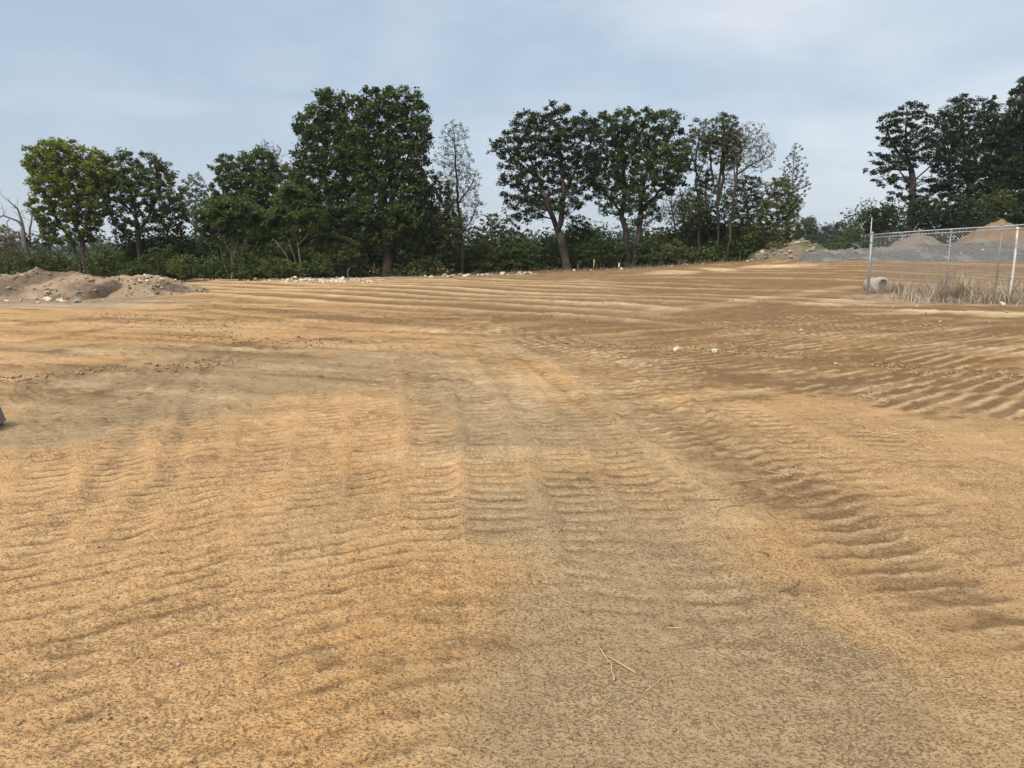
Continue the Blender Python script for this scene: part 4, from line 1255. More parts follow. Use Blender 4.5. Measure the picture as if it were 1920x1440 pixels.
for (px, py, wpx, Y, lf, lab) in [
        (1519, 405, 34, 125, "leaf_far", "rounded tree at the left end of the far wood edge"),
        (1553, 418, 30, 135, "leaf_far", "far wood-edge tree just right of the rounded one"),
        (1577, 412, 24, 140, "leaf_far", "narrow pointed tree in the middle of the far wood edge"),
        (1600, 418, 30, 130, "leaf_brown", "brownish tree in the far wood edge near the fence rod"),
        (1535, 435, 34, 112, "leaf_far", "lower green tree before the rounded far tree"),
        (1575, 440, 36, 115, "leaf_brown", "low russet tree before the far wood edge"),
        (1620, 425, 34, 120, "leaf_far", "far tree beside the low feathery dark tree")]:
    p = at(px, py, Y)
    h = p[2] - tz(p[0], Y)
    far_tree("woodland_tree", lab, p[0], Y, h, wpx * 2 / FPX * Y * 0.55, lf)

leaf_mass("distant_woods", "hazy distant woods seen through gaps between the trees", [
    (-130, -40, 150, 200, 3, 6.5, 2.0), (-40, 30, 140, 190, 3, 7.5, 2.2), (40, 62, 150, 180, 3, 6.0, .8), (62, 150, 120, 170, 5, 9, 1.2)], 40000, 0.8, "leaf_far", 2.2)


def hills():
    th = np.radians(np.linspace(-60, 60, 240))
    rr = np.array([420, 480, 560, 640, 760, 900, 1100])
    prof = np.array([-0.5, .25, .6, .8, 1.0, .85, .3])
    T, R = np.meshgrid(th, rr)
    X, Y = R * np.sin(T), R * np.cos(T)
    Z = -5 + prof[:, None] * (13 + 9 * fbm(X * 0.003, Y * 0.003, 3, 77)) + 3.0 * fbm(X * .03, Y * .03, 3, 78) * (prof[:, None] > 0)
    n, m = len(rr), len(th)
    i = np.arange(n - 1)[:, None] * m
    j = np.arange(m - 1)[None, :]
    q = np.stack([i + j, i + j + 1, i + m + j + 1, i + m + j], -1).reshape(-1, 4)
    o = mesh_np("hills", np.stack([X, Y, Z], -1).reshape(-1, 3), q, M["hill"], smooth=True)
    tag(o, "low wooded hills on the hazy horizon", kind="structure")


hills()


# ------------------------------------------------------------------ heaps of soil and stone
def heap(name, label, x0, x1, y0, y1, hfun, mat, cat="pile", step=0.14, sink=0.12, group=None, ls=4.0, amp=0.12):
    nx, ny = int((x1 - x0) / step), int((y1 - y0) / step)
    X, Y = np.meshgrid(np.linspace(x0, x1, nx), np.linspace(y0, y1, ny))
    H = hfun(X, Y)
    H = H + np.clip(H, 0, 1) ** 0.5 * amp * fbm(X * ls * .4, Y * ls * .4, 5, 55, 0.6)
    Z = terrain(X, Y) + H - sink
    cx, cy = (x0 + x1) / 2, (y0 + y1) / 2
    cz = tz(cx, cy)
    V = np.stack([X - cx, Y - cy, Z - cz], -1).reshape(-1, 3)
    i = np.arange(ny - 1)[:, None] * nx
    j = np.arange(nx - 1)[None, :]
    q = np.stack([i + j, i + j + 1, i + nx + j + 1, i + nx + j], -1).reshape(-1, 4)
    Hm = H.ravel()
    q = q[(Hm[q] > -0.05).any(1)]
    used = np.unique(q)
    remap = -np.ones(len(V), int)
    remap[used] = np.arange(len(used))
    o = mesh_np(name, V[used], remap[q], M[mat], smooth=True, loc=(cx, cy, cz))
    return tag(o, label, cat, group)


def pxX(px, Y):
    return (px - 960) / FPX * Y


def crest_from_photo(pts, Y):
    """crest height above the ground along X, read off the photograph at distance Y"""
    xs, hs = [], []
    for px, py in pts:
        p = at(px, py, Y)
        xs.append(p[0])
        hs.append(p[2] - tz(p[0], Y))
    return np.array(xs), np.array(hs)


bx_, bh_ = crest_from_photo([(-200, 515), (-60, 513), (0, 514), (22, 511), (42, 510), (64, 501), (85, 505), (112, 508), (135, 507), (150, 509), (170, 511), (192, 520), (205, 520)], 30.5)


def berm_left(X, Y):
    c = np.interp(X, bx_, bh_) * 0.92
    w = 1.0 - sstep(-16.0, -15.2, X) 
    t = (Y - 30.5 - 0.5 * fbm(X * .3, X * 0 + 3, 2, 5))
    sl = np.where(t < 0, np.abs(t) / 3.2, np.abs(t) / 3.5)
    prof = np.clip(1 - sl, -0.2, 1)
    return c * np.where(prof > 0, prof ** 0.85, prof) * w + 0.12 * prof - (1 - w) * 0.3


heap("dirt_pile", "tall peaked heap of brown soil at the left frame edge", -29, -15.1, 26.0, 35, berm_left, "spoil", "dirt pile", 0.07, amp=0.14, ls=6.0)
cx_, ch_ = crest_from_photo([(196, 522), (215, 515), (230, 512), (262, 511), (285, 511), (310, 515), (345, 518), (368, 517), (385, 523), (405, 529), (430, 533)], 33)


def berm_right(X, Y):
    c = np.interp(X, cx_, ch_) * 0.92
    yc = 33 + 0.15 * (X + 14)
    t = Y - yc - 0.4 * fbm(X * .4, X * 0 + 8, 2, 6)
    prof = np.clip(1 - np.abs(t) / np.where(t < 0, 4.0, 3.0), -0.2, 1)
    e = sstep(-18.3, -17.2, X) * (1 - sstep(-15.2, -11.6, X))
    return c * np.where(prof > 0, prof ** 0.9, prof) * e + 0.08 * prof - (1 - e) * 0.25


heap("dirt_berm", "low lumpy soil berm right of the peaked heap", -18.4, -10.8, 28, 38, berm_right, "spoil", "dirt pile", 0.07, amp=0.13, ls=6.0)

gx_, gh_ = crest_from_photo([(1490, 489), (1515, 478), (1545, 471), (1580, 468), (1620, 466), (1660, 462), (1720, 459), (1800, 457), (1870, 454), (1920, 453), (2050, 450), (2300, 452)], 52)


def gravel_ridge(X, Y):
    c = np.interp(X, gx_, gh_)
    t = Y - 52 - 0.8 * fbm(X * .25, X * 0 + 1, 2, 15)
    prof = np.clip(1 - np.abs(t) / np.where(t < 0, 4.6, 6.0), -0.2, 1)
    e = sstep(18.6, 20.2, X + .5 * (52 - Y) * .3)
    return c * np.where(prof > 0, prof ** 0.8, prof) * e + .1 * prof - (1 - e) * .3


heap("gravel_pile", "long ridge of grey crushed stone behind the fence", 18.0, 48, 46, 60, gravel_ridge, "gravel", "gravel pile", 0.14, amp=0.24, ls=6.0)


def cone(px, py, Y, halfpx, power=1.0):
    p = at(px, py, Y)
    h = p[2] - tz(p[0], Y)
    w = halfpx / FPX * Y

    def f(X, Yv):
        r = np.hypot(X - p[0], Yv - Y) / w
        r = r * (1 + 0.10 * fbm((X - p[0]) * .35 + 9, (Yv - Y) * .35, 2, 16))
        return h * np.where(r < 1, (1 - r) ** power, -(r - 1) * .5) - 0.06 * h * np.exp(-(r / .12) ** 2)
    return p[0] - w * 1.25, p[0] + w * 1.25, Y - w * 1.25, Y + w * 1.25, f


a0 = cone(1722, 430, 64, 80, 1.05)
heap("soil_cone", "small pale soil cone seen through the fence mesh", *a0[:4], a0[4], "spoil_light", "dirt pile", 0.16, amp=0.26, ls=3.0)
a0 = cone(1878, 405, 62, 118, 1.0)
heap("soil_cone", "tall pointed brown soil cone above the fence rail", *a0[:4], a0[4], "cone_brown", "dirt pile", 0.16, amp=0.26, ls=3.0)
a0 = cone(1835, 440, 58.5, 75, 0.8)
heap("sand_heap", "low pale weedy heap in front of the brown soil cone", *a0[:4], a0[4], "spoil_light", "dirt pile", 0.16, amp=0.25)

rx_, rh_ = crest_from_photo([(1395, 488), (1412, 474), (1430, 468), (1450, 460), (1470, 456), (1490, 452), (1505, 449), (1525, 455), (1545, 466), (1560, 474)], 57)


def rubble_mound(X, Y):
    c = np.interp(X, rx_, rh_)
    t = Y - 57
    prof = np.clip(1 - np.abs(t) / np.where(t < 0, 3.2, 4.0), -0.2, 1)
    e = sstep(17.2, 18.2, X) * (1 - sstep(23.2, 24.2, X))
    return c * np.where(prof > 0, prof ** .8, prof) * e + .1 * prof - (1 - e) * .3


mound = heap("rubble_mound", "weedy mound of earth and broken rock at the end of the tree row", 16.9, 24.5, 53, 62, rubble_mound, "mound", "dirt pile", 0.14, amp=0.3)


def chunk_mesh(seed, el=(1, 1, 1)):
    rs = np.random.default_rng(seed)
    import bmesh
    bm = bmesh.new()
    bmesh.ops.create_icosphere(bm, subdivisions=1, radius=1.0)
    for v in bm.verts:
        v.co *= rs.uniform(0.72, 1.2)
        v.co.x *= el[0]
        v.co.y *= el[1]
        v.co.z *= el[2]
    # chip it flat on a few sides
    for k in range(3):
        nrm = Vector(rs.normal(size=3)).normalized()
        d = rs.uniform(0.45, 0.7)
        bmesh.ops.bisect_plane(bm, geom=bm.verts[:] + bm.edges[:] + bm.faces[:], plane_co=nrm * d, plane_no=nrm, clear_outer=True)
        bmesh.ops.holes_fill(bm, edges=[e for e in bm.edges if e.is_boundary])
    me = bpy.data.meshes.new("chunk")
    bm.to_mesh(me)
    bm.free()
    return me


CHUNKS = {}
for mk in ("white_stone", "concrete", "rock", "clod"):
    CHUNKS[mk] = []
    for s in range(6):
        me = chunk_mesh(900 + s + 13 * len(CHUNKS), (1, .8, .6) if s % 2 else (1.3, .8, .5))
        me.materials.append(M[mk])
        CHUNKS[mk].append(me)


def place_chunk(name, x, y, z, s, mk, rs, parent=None):
    o = bpy.data.objects.new(name, CHUNKS[mk][int(rs.integers(0, 6))])
    COL.objects.link(o)
    o.location = (x, y, z)
    o.scale = (s, s * rs.uniform(.8, 1.2), s * rs.uniform(.7, 1.1))
    o.rotation_euler = (rs.uniform(-.4, .4), rs.uniform(-.4, .4), rs.uniform(0, 6.28))
    if parent is not None:
        o.parent = parent
    return o


rs = np.random.default_rng(55)
mloc = np.array(mound.location)
for i in range(30):
    px = rs.uniform(1408, 1540)
    Yv = 57 - rs.uniform(0.3, 3.0)
    X = pxX(px, Yv)
    hh = float(rubble_mound(np.array([X]), np.array([Yv]))[0])
    if hh < 0.1:
        continue
    z = tz(X, Yv) + hh - 0.10
    place_chunk("stone", X - mloc[0], Yv - mloc[1], z - mloc[2], rs.uniform(0.12, 0.32), "rock" if rs.random() < .85 else "concrete", rs, mound)

# broken concrete along the foot of the trees: white strip below the tall oaks
for i in range(130):
    px = rs.normal(600, 52) if i % 4 else rs.uniform(455, 705)
    px = float(np.clip(px, 450, 712))
    Yv = rs.uniform(42.0, 48.5)
    X = pxX(px, Yv)
    s = 0.06 + 0.16 * rs.random() ** 2
    o = place_chunk("rubble_chunk", X, Yv, gz(X, Yv) + s * 0.25, s, "white_stone" if rs.random() < .8 else "concrete", rs)
    tag(o, "pale broken concrete chunk in the white strip below the tall oaks", "rubble", "white rubble strip below the tall oaks")
for i in range(34):
    px = rs.uniform(790, 1000)
    Yv = rs.uniform(47.5, 52) + (px - 790) * .008
    X = pxX(px, Yv)
    s = rs.uniform(0.07, 0.24)
    o = place_chunk("rubble_chunk", X, Yv, gz(X, Yv) + s * 0.25, s, "white_stone" if rs.random() < .5 else "concrete", rs)
    tag(o, "pale chunk on the grey verge between the oak clumps", "rubble", "rubble on the verge between the oak clumps")
for i in range(15):
    px = rs.uniform(265, 345)
    Yv = rs.uniform(31, 33.5)
    X = pxX(px, Yv)
    s = rs.uniform(0.04, 0.12)
    bz = float(terrain(X, Yv) + max(berm_right(np.array([X]), np.array([Yv]))[0] - 0.1, 0))
    o = place_chunk("rubble_chunk", X, Yv, max(bz, gz(X, Yv)) + s * .3, s, "white_stone", rs)
    tag(o, "white chunk at the foot of the low soil berm", "rubble", "white chunks at the foot of the low berm")
for i in range(20):
    px = rs.uniform(0, 200)
    Yv = rs.uniform(26.2, 28.2)
    X = pxX(px, Yv)
    s = rs.uniform(0.03, 0.10) if i > 4 else rs.uniform(.12, .18)
    bz = float(terrain(X, Yv) + max(berm_left(np.array([X]), np.array([Yv]))[0] - 0.1, 0))
    o = place_chunk("rubble_chunk", X, Yv, max(bz, gz(X, Yv)) + s * .3, s, "concrete" if i % 3 else "white_stone", rs)
    tag(o, "pale concrete chunk in the dark toe of the peaked soil heap", "rubble", "concrete chunks along the toe of the peaked heap")
for px, py, Yv, s, lab in [(51, 509, 29.9, .13, "pale block lodged high on the peaked soil heap"), (22, 514, 29.6, .11, "slab on the crest at the left frame edge"), (22, 528, 28.6, .13, "slab stuck out of the heap face, left one"), (150, 527, 28.4, .14, "rock in the heap face, right one")]:
    X = pxX(px, Yv)
    z = tz(X, Yv) + max(float(berm_left(np.array([X]), np.array([Yv]))[0]) - .12, 0)
    tag(place_chunk("stone_block", X, Yv, z + s * .2, s, "concrete" if py < 512 else "rock", rs), lab, "rock")
for i in range(26):
    px = rs.uniform(1040, 1420)
    Yv = 53.5 + (px - 1040) * 0.006 + rs.uniform(-1.2, 1.0)
    X = pxX(px, Yv)
    s = rs.uniform(0.06, 0.2)
    o = place_chunk("rubble_chunk", X, Yv, gz(X, Yv) + s * .25, s, "white_stone" if rs.random() < .6 else "rock", rs)
    tag(o, "small pale chunk along the verge below the middle oaks", "rubble", "chunks along the verge of the middle oaks")
for i in range(26):
    px = rs.uniform(1530, 1920)
    Yv = rs.uniform(47.8, 51)
    X = pxX(px, Yv)
    z = tz(X, Yv) + max(float(gravel_ridge(np.array([X]), np.array([Yv]))[0]) - .12, 0)
    s = .05 + .1 * rs.random() ** 2
    o = place_chunk("rubble_chunk", X, Yv, z + s * .5, s, "white_stone" if rs.random() < .6 else "concrete", rs)
    tag(o, "white chunk lying on the grey stone ridge", "rubble", "white chunks on the grey stone ridge")
for i in range(26):
    px, py = rs.uniform(1580, 1920), rs.uniform(566, 606)
    p = ground_at(px, py)
    s = rs.uniform(.018, .045)
    o = place_chunk("pebble", p[0], p[1], gz(p[0], p[1]) + s * .3, s, "white_stone" if rs.random() < .7 else "rock", rs)
    tag(o, "pale pebble on the dusty ground below the fence weeds", "pebble", "pebbles below the fence")
for px, py, s, lab in [(1268, 655, .075, "larger white lump, left of two on the dark soil patch"), (1340, 659, .07, "white flake, right of two on the dark soil patch"), (1502, 620, .05, "single white scrap on the banded ground left of the fence"),
                       (1567, 683, .045, "small white pebble on a yellow soil patch"), (333, 1246, .011, "small cream stone chip in the left foreground"), (1700, 582, .07, "flat pale slab below the fence weeds"), (1880, 572, .10, "pale rock right of the dry grass near the leaning post")]:
    p = ground_at(px, py)
    tag(place_chunk("stone_chip", p[0], p[1], gz(p[0], p[1]) + s * .3, s, "white_stone", rs), lab, "stone")


# crumbs and clods of earth, too many to count
def clods(name, label, n, mk, sampler, smin, smax, zf=None):
    rs = np.random.default_rng(77 + n)
    base = np.array([[1, 0, 0], [-1, 0, 0], [0, 1, 0], [0, -1, 0], [0, 0, 1], [0, 0, -.6]], float)
    tri = np.array([[0, 2, 4], [2, 1, 4], [1, 3, 4], [3, 0, 4], [2, 0, 5], [1, 2, 5], [3, 1, 5], [0, 3, 5]])
    V, F = [], []
    k = 0
    while k < n:
        x, y = sampler(rs)
        if math.hypot(x, y) < 1.7 or abs(math.atan2(x, y)) > math.radians(39):
            continue
        s = smin * (smax / smin) ** (rs.random() ** 2.2)
        v = base * rs.uniform(.6, 1.25, (6, 1)) * np.array([s, s * rs.uniform(.7, 1.2), s * rs.uniform(.5, .9)])
        a = rs.uniform(0, 6.28)
        c, sn = math.cos(a), math.sin(a)
        v = np.stack([v[:, 0] * c - v[:, 1] * sn, v[:, 0] * sn + v[:, 1] * c, v[:, 2]], 1)
        V.append(v + np.array([x, y, (zf or gz)(x, y) + s * .15]))
        F.append(tri + 6 * k)
        k += 1
    tag(mesh_np(name, np.vstack(V), np.vstack(F), M[mk]), label, kind="stuff")


LINES = [((-10.5, 24.5), (-6, 20.8), (1, 19.2), (6, 18)), ((1.5, 13.4), (3.5, 13.0), (5, 12.2)), ((-7.0, 9.4), (-5.6, 10.6), (-4.2, 11.6)), ((5.2, 11.2), (6.5, 10.0), (7.4, 9.4)),
         ((8.0, 30), (12, 29), (15, 27)), ((-12, 22), (-9, 19), (-6, 17)), ((-7, 15.5), (-5, 14.2), (-3.2, 14)), ((3, 26), (7, 25), (10, 25.5)), ((-3, 26), (3, 24), (6, 22))]


def on_lines(rs):
    L = LINES[int(rs.integers(0, len(LINES)))]
    i = int(rs.integers(0, len(L) - 1))
    t = rs.random()
    w = 0.35 if L[0][1] > 10 else 0.2
    return (L[i][0] + (L[i + 1][0] - L[i][0]) * t + rs.normal() * w, L[i][1] + (L[i + 1][1] - L[i][1]) * t + rs.normal() * w)


def broad(rs):
    r = 1.9 * (28 / 1.9) ** rs.random()
    a = rs.uniform(-.66, .66)
    return r * math.sin(a), r * math.cos(a)


clods("soil_clods", "crumbled brown clods strewn along the track edges", 5200, "clod", on_lines, .009, .045)
clods("soil_crumbs", "small dark crumbs of earth scattered over the graded ground", 6500, "clod", broad, .003, .0125)


def heap_top(x, y):
    a = np.array([x]), np.array([y])
    return tz(x, y) + max(float(berm_left(*a)[0]), float(berm_right(*a)[0]), 0.0) - 0.11


clods("spoil_clods", "lumps and clods littering the faces of the soil heaps", 1500, "spoil", lambda r: (r.uniform(-21.5, -12.0), r.uniform(27.2, 34)), .02, .10, heap_top)


def rubble_line(r):
    px = r.normal(600, 60) if r.random() < .6 else r.uniform(455, 1010)
    Y = r.uniform(42.5, 48.5) if px < 730 else r.uniform(47.5, 52.5)
    return pxX(px, Y), Y


clods("rubble_grit", "fine pale rubble grit along the far edge of the graded ground", 1500, "concrete", rubble_line, .025, .09)

# ------------------------------------------------------------------ chain-link fence
def fence():
    A = at(1627, 545, 28.6)
    B = at(1960, 545, 25.4)
    dv = np.array([B[0] - A[0], B[1] - A[1]])
    L0 = math.hypot(*dv)
    dv /= L0
    L = 9.4

    def pos(s):
        return np.array([A[0] + dv[0] * s, A[1] + dv[1] * s])
    ztop0 = at(1627, 440, 28.6)[2]
    ztop1 = at(1960, 417, 25.4)[2]

    def ztop(s):
        return ztop0 + (ztop1 - ztop0) * s / L0
    base = np.array([A[0], A[1], tz(A[0], A[1])])
    root = empty("chain_link_fence", base)
    tag(root, "galvanised chain-link fence with double top rail at the right", "fence")

    def P(s, z, off=0.0):
        p = pos(s)
        return np.array([p[0] + dv[1] * off, p[1] - dv[0] * off, z]) - base
    # posts
    for s, r, top in [(0.0, 0.048, 0.06), (2.55, 0.027, -.02), (4.05, 0.027, 0.04), (6.9, .032, 0.0), (9.35, .055, .06)]:
        mb = MB()
        g = tz(*pos(s))
        mb.tube([P(s, g - .3), P(s, ztop(s) + top)], r, 12)
        po = mb.build("post", M["galv"], root, True)
        cb = MB()
        zt = ztop(s) + top
        cb.tube([P(s, zt - .03), P(s, zt + .01), P(s, zt + .04), P(s, zt + .055)], [r * 1.18, r * 1.18, r * .8, r * .2], 12)
        cb.build("post_cap", M["galv"], po, True)
        if s == 0.0:
            for zz in (g + 0.35, g + 1.15, g + 1.9):
                bb = MB()
                bb.tube([P(s, zz - .025), P(s, zz + .025)], r * 1.25, 12)
                bb.build("tension_band", M["galv"], po, True)
    rod = MB()
    rod.tube([P(-.05, ztop(0) - .5), P(-.05, at(1627, 407, 28.6)[2])], .014, 8)
    rod.build("rod", M["galv_pale"], root, True)
    for zo, off, rr in ((0.0, 0.0, 0.022), (-0.115, 0.03, 0.018)):
        mb = MB()
        mb.tube([P(s, ztop(s) + zo + .012 * math.sin(s * 1.1), off) for s in np.linspace(0, L, 14)], rr, 8)
        mb.build("rail", M["galv"], root, True)
    # woven wire
    mb = MB()
    d = 0.105
    lo = 0.03
    off = 0.045
    H = ztop(0) - tz(*pos(0)) - lo
    for sgn in (1, -1):
        for s0 in np.arange(-H, L + H, d):
            a, b = s0, s0 + H
            t0 = max(0.0, -a / H) if a < 0 else 0.0
            t1 = min(1.0, (L - a) / H) if b > L else 1.0
            if t1 <= t0:
                continue
            ts = np.linspace(t0, t1, 5)
            pts = []
            for t in ts:
                s = a + (b - a) * t
                g = tz(*pos(s)) + lo
                zt = ztop(s) - .02
                tt = t if sgn > 0 else 1 - t
                bulge = 0.03 * math.sin(s * 2.1) * math.sin(math.pi * tt)
                pts.append(P(s, g + (zt - g) * tt, off + bulge + sgn * .004))
            mb.tube(pts, 0.0058, 3, cap=False)
    wm = mb.build("wire_mesh", M["galv"], root, True)
    wm["kind"] = "stuff"
    return pos, ztop, dv


fpos, fztop, fdv = fence()

# leaning pale post standing free of the fence
p0, p1 = at(1893, 556, 24.6), at(1908, 429, 24.7)
p0[2] = tz(p0[0], p0[1])
lp = empty("leaning_post", p0)
mb = MB()
ts = np.linspace(-.12, 1, 8)
mb.tube([(p1 - p0) * t + np.array([.02 * math.sin(t * 3), 0, 0]) for t in ts], .037, 12)
mb.build("shaft", M["galv_pale"], lp, True)
mb = MB()
d_ = (p1 - p0) / np.linalg.norm(p1 - p0)
mb.tube([(p1 - p0) + d_ * k for k in (-.03, .015, .04, .05)], [.044, .044, .032, .01], 12)
mb.build("cap", M["galv_pale"], lp, True)
tag(lp, "pale leaning steel post in front of the fence at the right", "post")


# short concrete pipe behind the corner post
def pipe():
    c = at(1656, 531, 29.4)
    g = tz(c[0], c[1])
    ro, ri, Lp = .34, .255, .62
    root = empty("concrete_pipe", (c[0], c[1], g))
    ax = np.array([0.42, -0.9, 0.0])
    ax /= np.linalg.norm(ax)
    u = np.array([-ax[1], ax[0], 0])
    w = np.array([0, 0, 1.0])
    th = np.linspace(0, 2 * np.pi, 32, endpoint=False)

    def ring(r, t):
        return ax * t + (u * np.cos(th)[:, None] + w * np.sin(th)[:, None]) * r + np.array([0, 0, ro - .03])

    def shell(rings):
        v = np.vstack(rings)
        n = len(rings)
        q = []
        for i in range(n - 1):
            for k in range(32):
                q.append((i * 32 + k, i * 32 + (k + 1) % 32, (i + 1) * 32 + (k + 1) % 32, (i + 1) * 32 + k))
        return MB().add(v, q)
    shell([ring(ri, .0), ring(ri, -Lp), ring(ri * .02, -Lp), ring(ri * .02, -Lp - .03), ring(ro * .92, -Lp - .03), ring(ro * .92, -.2)]).build("barrel", M["concrete"], root, True)
    shell([ring(ri, .0), ring(ro * .97, .0), ring(ro, -.02), ring(ro, -.18), ring(ro * .92, -.22)]).build("collar", M["white_stone"], root, False)
    tag(root, "short pale concrete pipe lying in dry grass behind the fence", "pipe")


pipe()


# ------------------------------------------------------------------ dry weeds
def blades(name, label, n, sampler, hmin, hmax, width, mat, kind="stuff", lean=0.5, cat=None):
    rs = np.random.default_rng(n + 5)
    xy = np.array([sampler(rs) for _ in range(n)])
    z = np.array([gz(a, b) for a, b in xy])
    h = rs.uniform(hmin, hmax, n) * rs.uniform(.5, 1, n)
    h = h * np.clip(0.75 + 0.9 * fbm(xy[:, 0] * 1.3, xy[:, 1] * 1.3, 2, 71), .25, 1.5)
    az = rs.uniform(0, 2 * np.pi, n)
    ln = np.abs(rs.normal(size=n)) * lean * h
    d = np.stack([np.cos(az), np.sin(az)], 1)
    perp = np.stack([-d[:, 1], d[:, 0]], 1)
    V = []
    for t, wf in ((0, 1.0), (.4, .85), (.75, .6), (1.0, .12)):
        off = (t ** 1.8) * ln
        c = np.stack([xy[:, 0] + d[:, 0] * off, xy[:, 1] + d[:, 1] * off, z + h * t * (1 - .18 * (ln / h) * t)], 1)
        w = width * wf * rs.uniform(.8, 1.2, n)
        V.append(c - np.stack([perp[:, 0] * w, perp[:, 1] * w, 0 * w], 1))
        V.append(c + np.stack([perp[:, 0] * w, perp[:, 1] * w, 0 * w], 1))
    V = np.stack(V, 1).reshape(-1, 3)
    b = np.arange(n)[:, None] * 8
    q = np.vstack([b + np.array([[0, 1, 3, 2]]), b + np.array([[2, 3, 5, 4]]), b + np.array([[4, 5, 7, 6]])])
    tint = np.repeat(np.clip(rs.uniform(0, 1, n) * .75 + .3 * fbm(xy[:, 0] * .8, xy[:, 1] * .8, 2, 66), 0, 1), 8)
    return tag(mesh_np(name, V, q, M[mat], attrs={"tint": tint}), label, cat, kind=kind)


_tuft = {}


TUFTS = [(.35, .35, .12, .4), (.6, .1, .15, .4), (.1, .3, .1, .4)]
_r = np.random.default_rng(31)
while len(TUFTS) < 200:
    s_ = _r.uniform(.75, 8.8)
    o_ff = _r.normal(0.45 + 0.14 * max(s_, 0), 0.8)
    if s_ < 1.6 and o_ff > .6:
        continue
    TUFTS.append((s_, o_ff, _r.uniform(.10, .30), _r.uniform(.35, 1.0)))


def fence_grass(rs):
    t = TUFTS[int(rs.integers(0, len(TUFTS)))]
    s = t[0] + rs.normal() * t[2]
    off = t[1] + rs.normal() * t[2]
    p = fpos(s)
    return p[0] + fdv[1] * off, p[1] - fdv[0] * off


blades("dry_grass", "dry straw-coloured weeds growing along the foot of the fence", 23000, fence_grass, .08, .85, .0065, "dry_grass", lean=1.2)


def verge_grass(rs):
    px = rs.uniform(280, 1440)
    Y = 50.5 + rs.uniform(0, 4) + max(0, px - 900) * .008
    return pxX(px, Y), Y


blades("verge_weeds", "dry grass and low weeds along the verge below the trees", 4500, verge_grass, .1, .5, .012, "weed_dark", lean=.5)


# ------------------------------------------------------------------ straw and stalks on the ground
def stalk_mesh(pts, r, mat, name, parent=None, loc=None, tint=.6, sides=5):
    mb = MB()
    mb.tube(pts, r, sides)
    o = mb.build(name, M[mat], parent, True, loc)
    a = o.data.attributes.new("tint", "FLOAT", "POINT")
    a.data.foreach_set("value", np.full(len(o.data.vertices), tint, np.float32))
    return o


def ground_line(pts, lift=0.006):
    return [np.array([p[0], p[1], gz(p[0], p[1]) + lift]) for p in pts]


def seg(a, b, n=6, curve=0.0, lift=0.006):
    a, b = np.asarray(a[:2], float), np.asarray(b[:2], float)
    d = b - a
    perp = np.array([-d[1], d[0]])
    return ground_line([a + d * t + perp * curve * math.sin(math.pi * t) for t in np.linspace(0, 1, n)], lift)


def smooth_line(pts):
    p = np.array(pts)
    zz = np.convolve(np.pad(p[:, 2], 2, mode="edge"), np.ones(5) / 5, "valid")
    p[:, 2] = np.maximum(zz, p[:, 2] - .004) + .002
    return p


# the forked dry stalk in the foreground
o_ = ground_at(1128, 1225)
root = empty("forked_stalk", (o_[0], o_[1], gz(o_[0], o_[1])))
o3 = np.array(root.location)
k1 = [ground_at(px, py)[:2] for px, py in ((1120, 1212), (1128, 1222), (1136, 1236), (1146, 1248), (1147, 1262), (1152, 1275), (1151, 1280))]
k2 = [ground_at(px, py)[:2] for px, py in ((1137, 1232), (1155, 1242), (1175, 1255), (1192, 1266))]
stalk_mesh(smooth_line(ground_line(k1, .010)) - o3, .0026, "straw", "stem", root, tint=.35)
stalk_mesh(smooth_line(ground_line(k2, .010)) - o3, .0038, "straw", "branch_stem", root, tint=.15)
tag(root, "forked pale dry stalk lying in the centre foreground", "stalk")

singles = [(1497, 1190, 1503, 1215), (1082, 1250, 1082, 1257), (1210, 1300, 1245, 1268), (1182, 1282, 1188, 1290), (1348, 1338, 1380, 1348), (1340, 1355, 1350, 1375), (1052, 1392, 1075, 1378),
           (1020, 1076, 1026, 1086), (604, 1040, 612, 1066), (1437, 880, 1450, 872), (1434, 852, 1452, 872), (1368, 903, 1445, 900), (1602, 975, 1628, 988), (1680, 851, 1686, 858), (1622, 863, 1658, 861),
           (1700, 805, 1730, 803), (1555, 905, 1535, 890), (1700, 770, 1720, 762), (955, 790, 985, 800), (1150, 770, 1170, 776), (1230, 745, 1245, 752), (905, 1395, 920, 1382), (1322, 785, 1345, 765), (1340, 790, 1348, 780),
           (980, 705, 992, 702), (1560, 640, 1572, 630), (1370, 640, 1380, 655), (1405, 655, 1410, 664), (1540, 1022, 1555, 1024), (47, 1268, 58, 1275), (1180, 1322, 1192, 1312), (1280, 1178, 1250, 1180)]
for a in singles:
    g0, g1 = ground_at(a[0], a[1]), ground_at(a[2], a[3])
    L = np.linalg.norm(g1[:2] - g0[:2])
    dpt = g0[1]
    o = stalk_mesh(smooth_line(seg(g0, g1, 6, rs.uniform(-.12, .12), .008)), max(.0012, .00030 * dpt), "straw", "straw_stalk", tint=rs.uniform(.4, 1))
    tag(o, "single pale straw lying loose on the graded soil", "straw", "single straws scattered over the soil")
for a in [(1100, 745, 1085, 740), (1395, 950, 1345, 958), (1280, 940, 1350, 938), (1245, 1180, 1262, 1176), (1390, 937, 1425, 930), (1438, 958, 1456, 970), (1418, 1035, 1445, 1045), (1500, 1090, 1460, 1112), (950, 1148, 935, 1152)]:
    g0, g1 = ground_at(a[0], a[1]), ground_at(a[2], a[3])
    o = stalk_mesh(smooth_line(seg(g0, g1, 6, rs.uniform(-.15, .15), .008)), max(.0022, .0005 * g0[1]), "twig", "twig", tint=rs.uniform(0, 1))
    tag(o, "single dark twig lying on the graded soil", "twig", "dark twigs scattered over the soil")


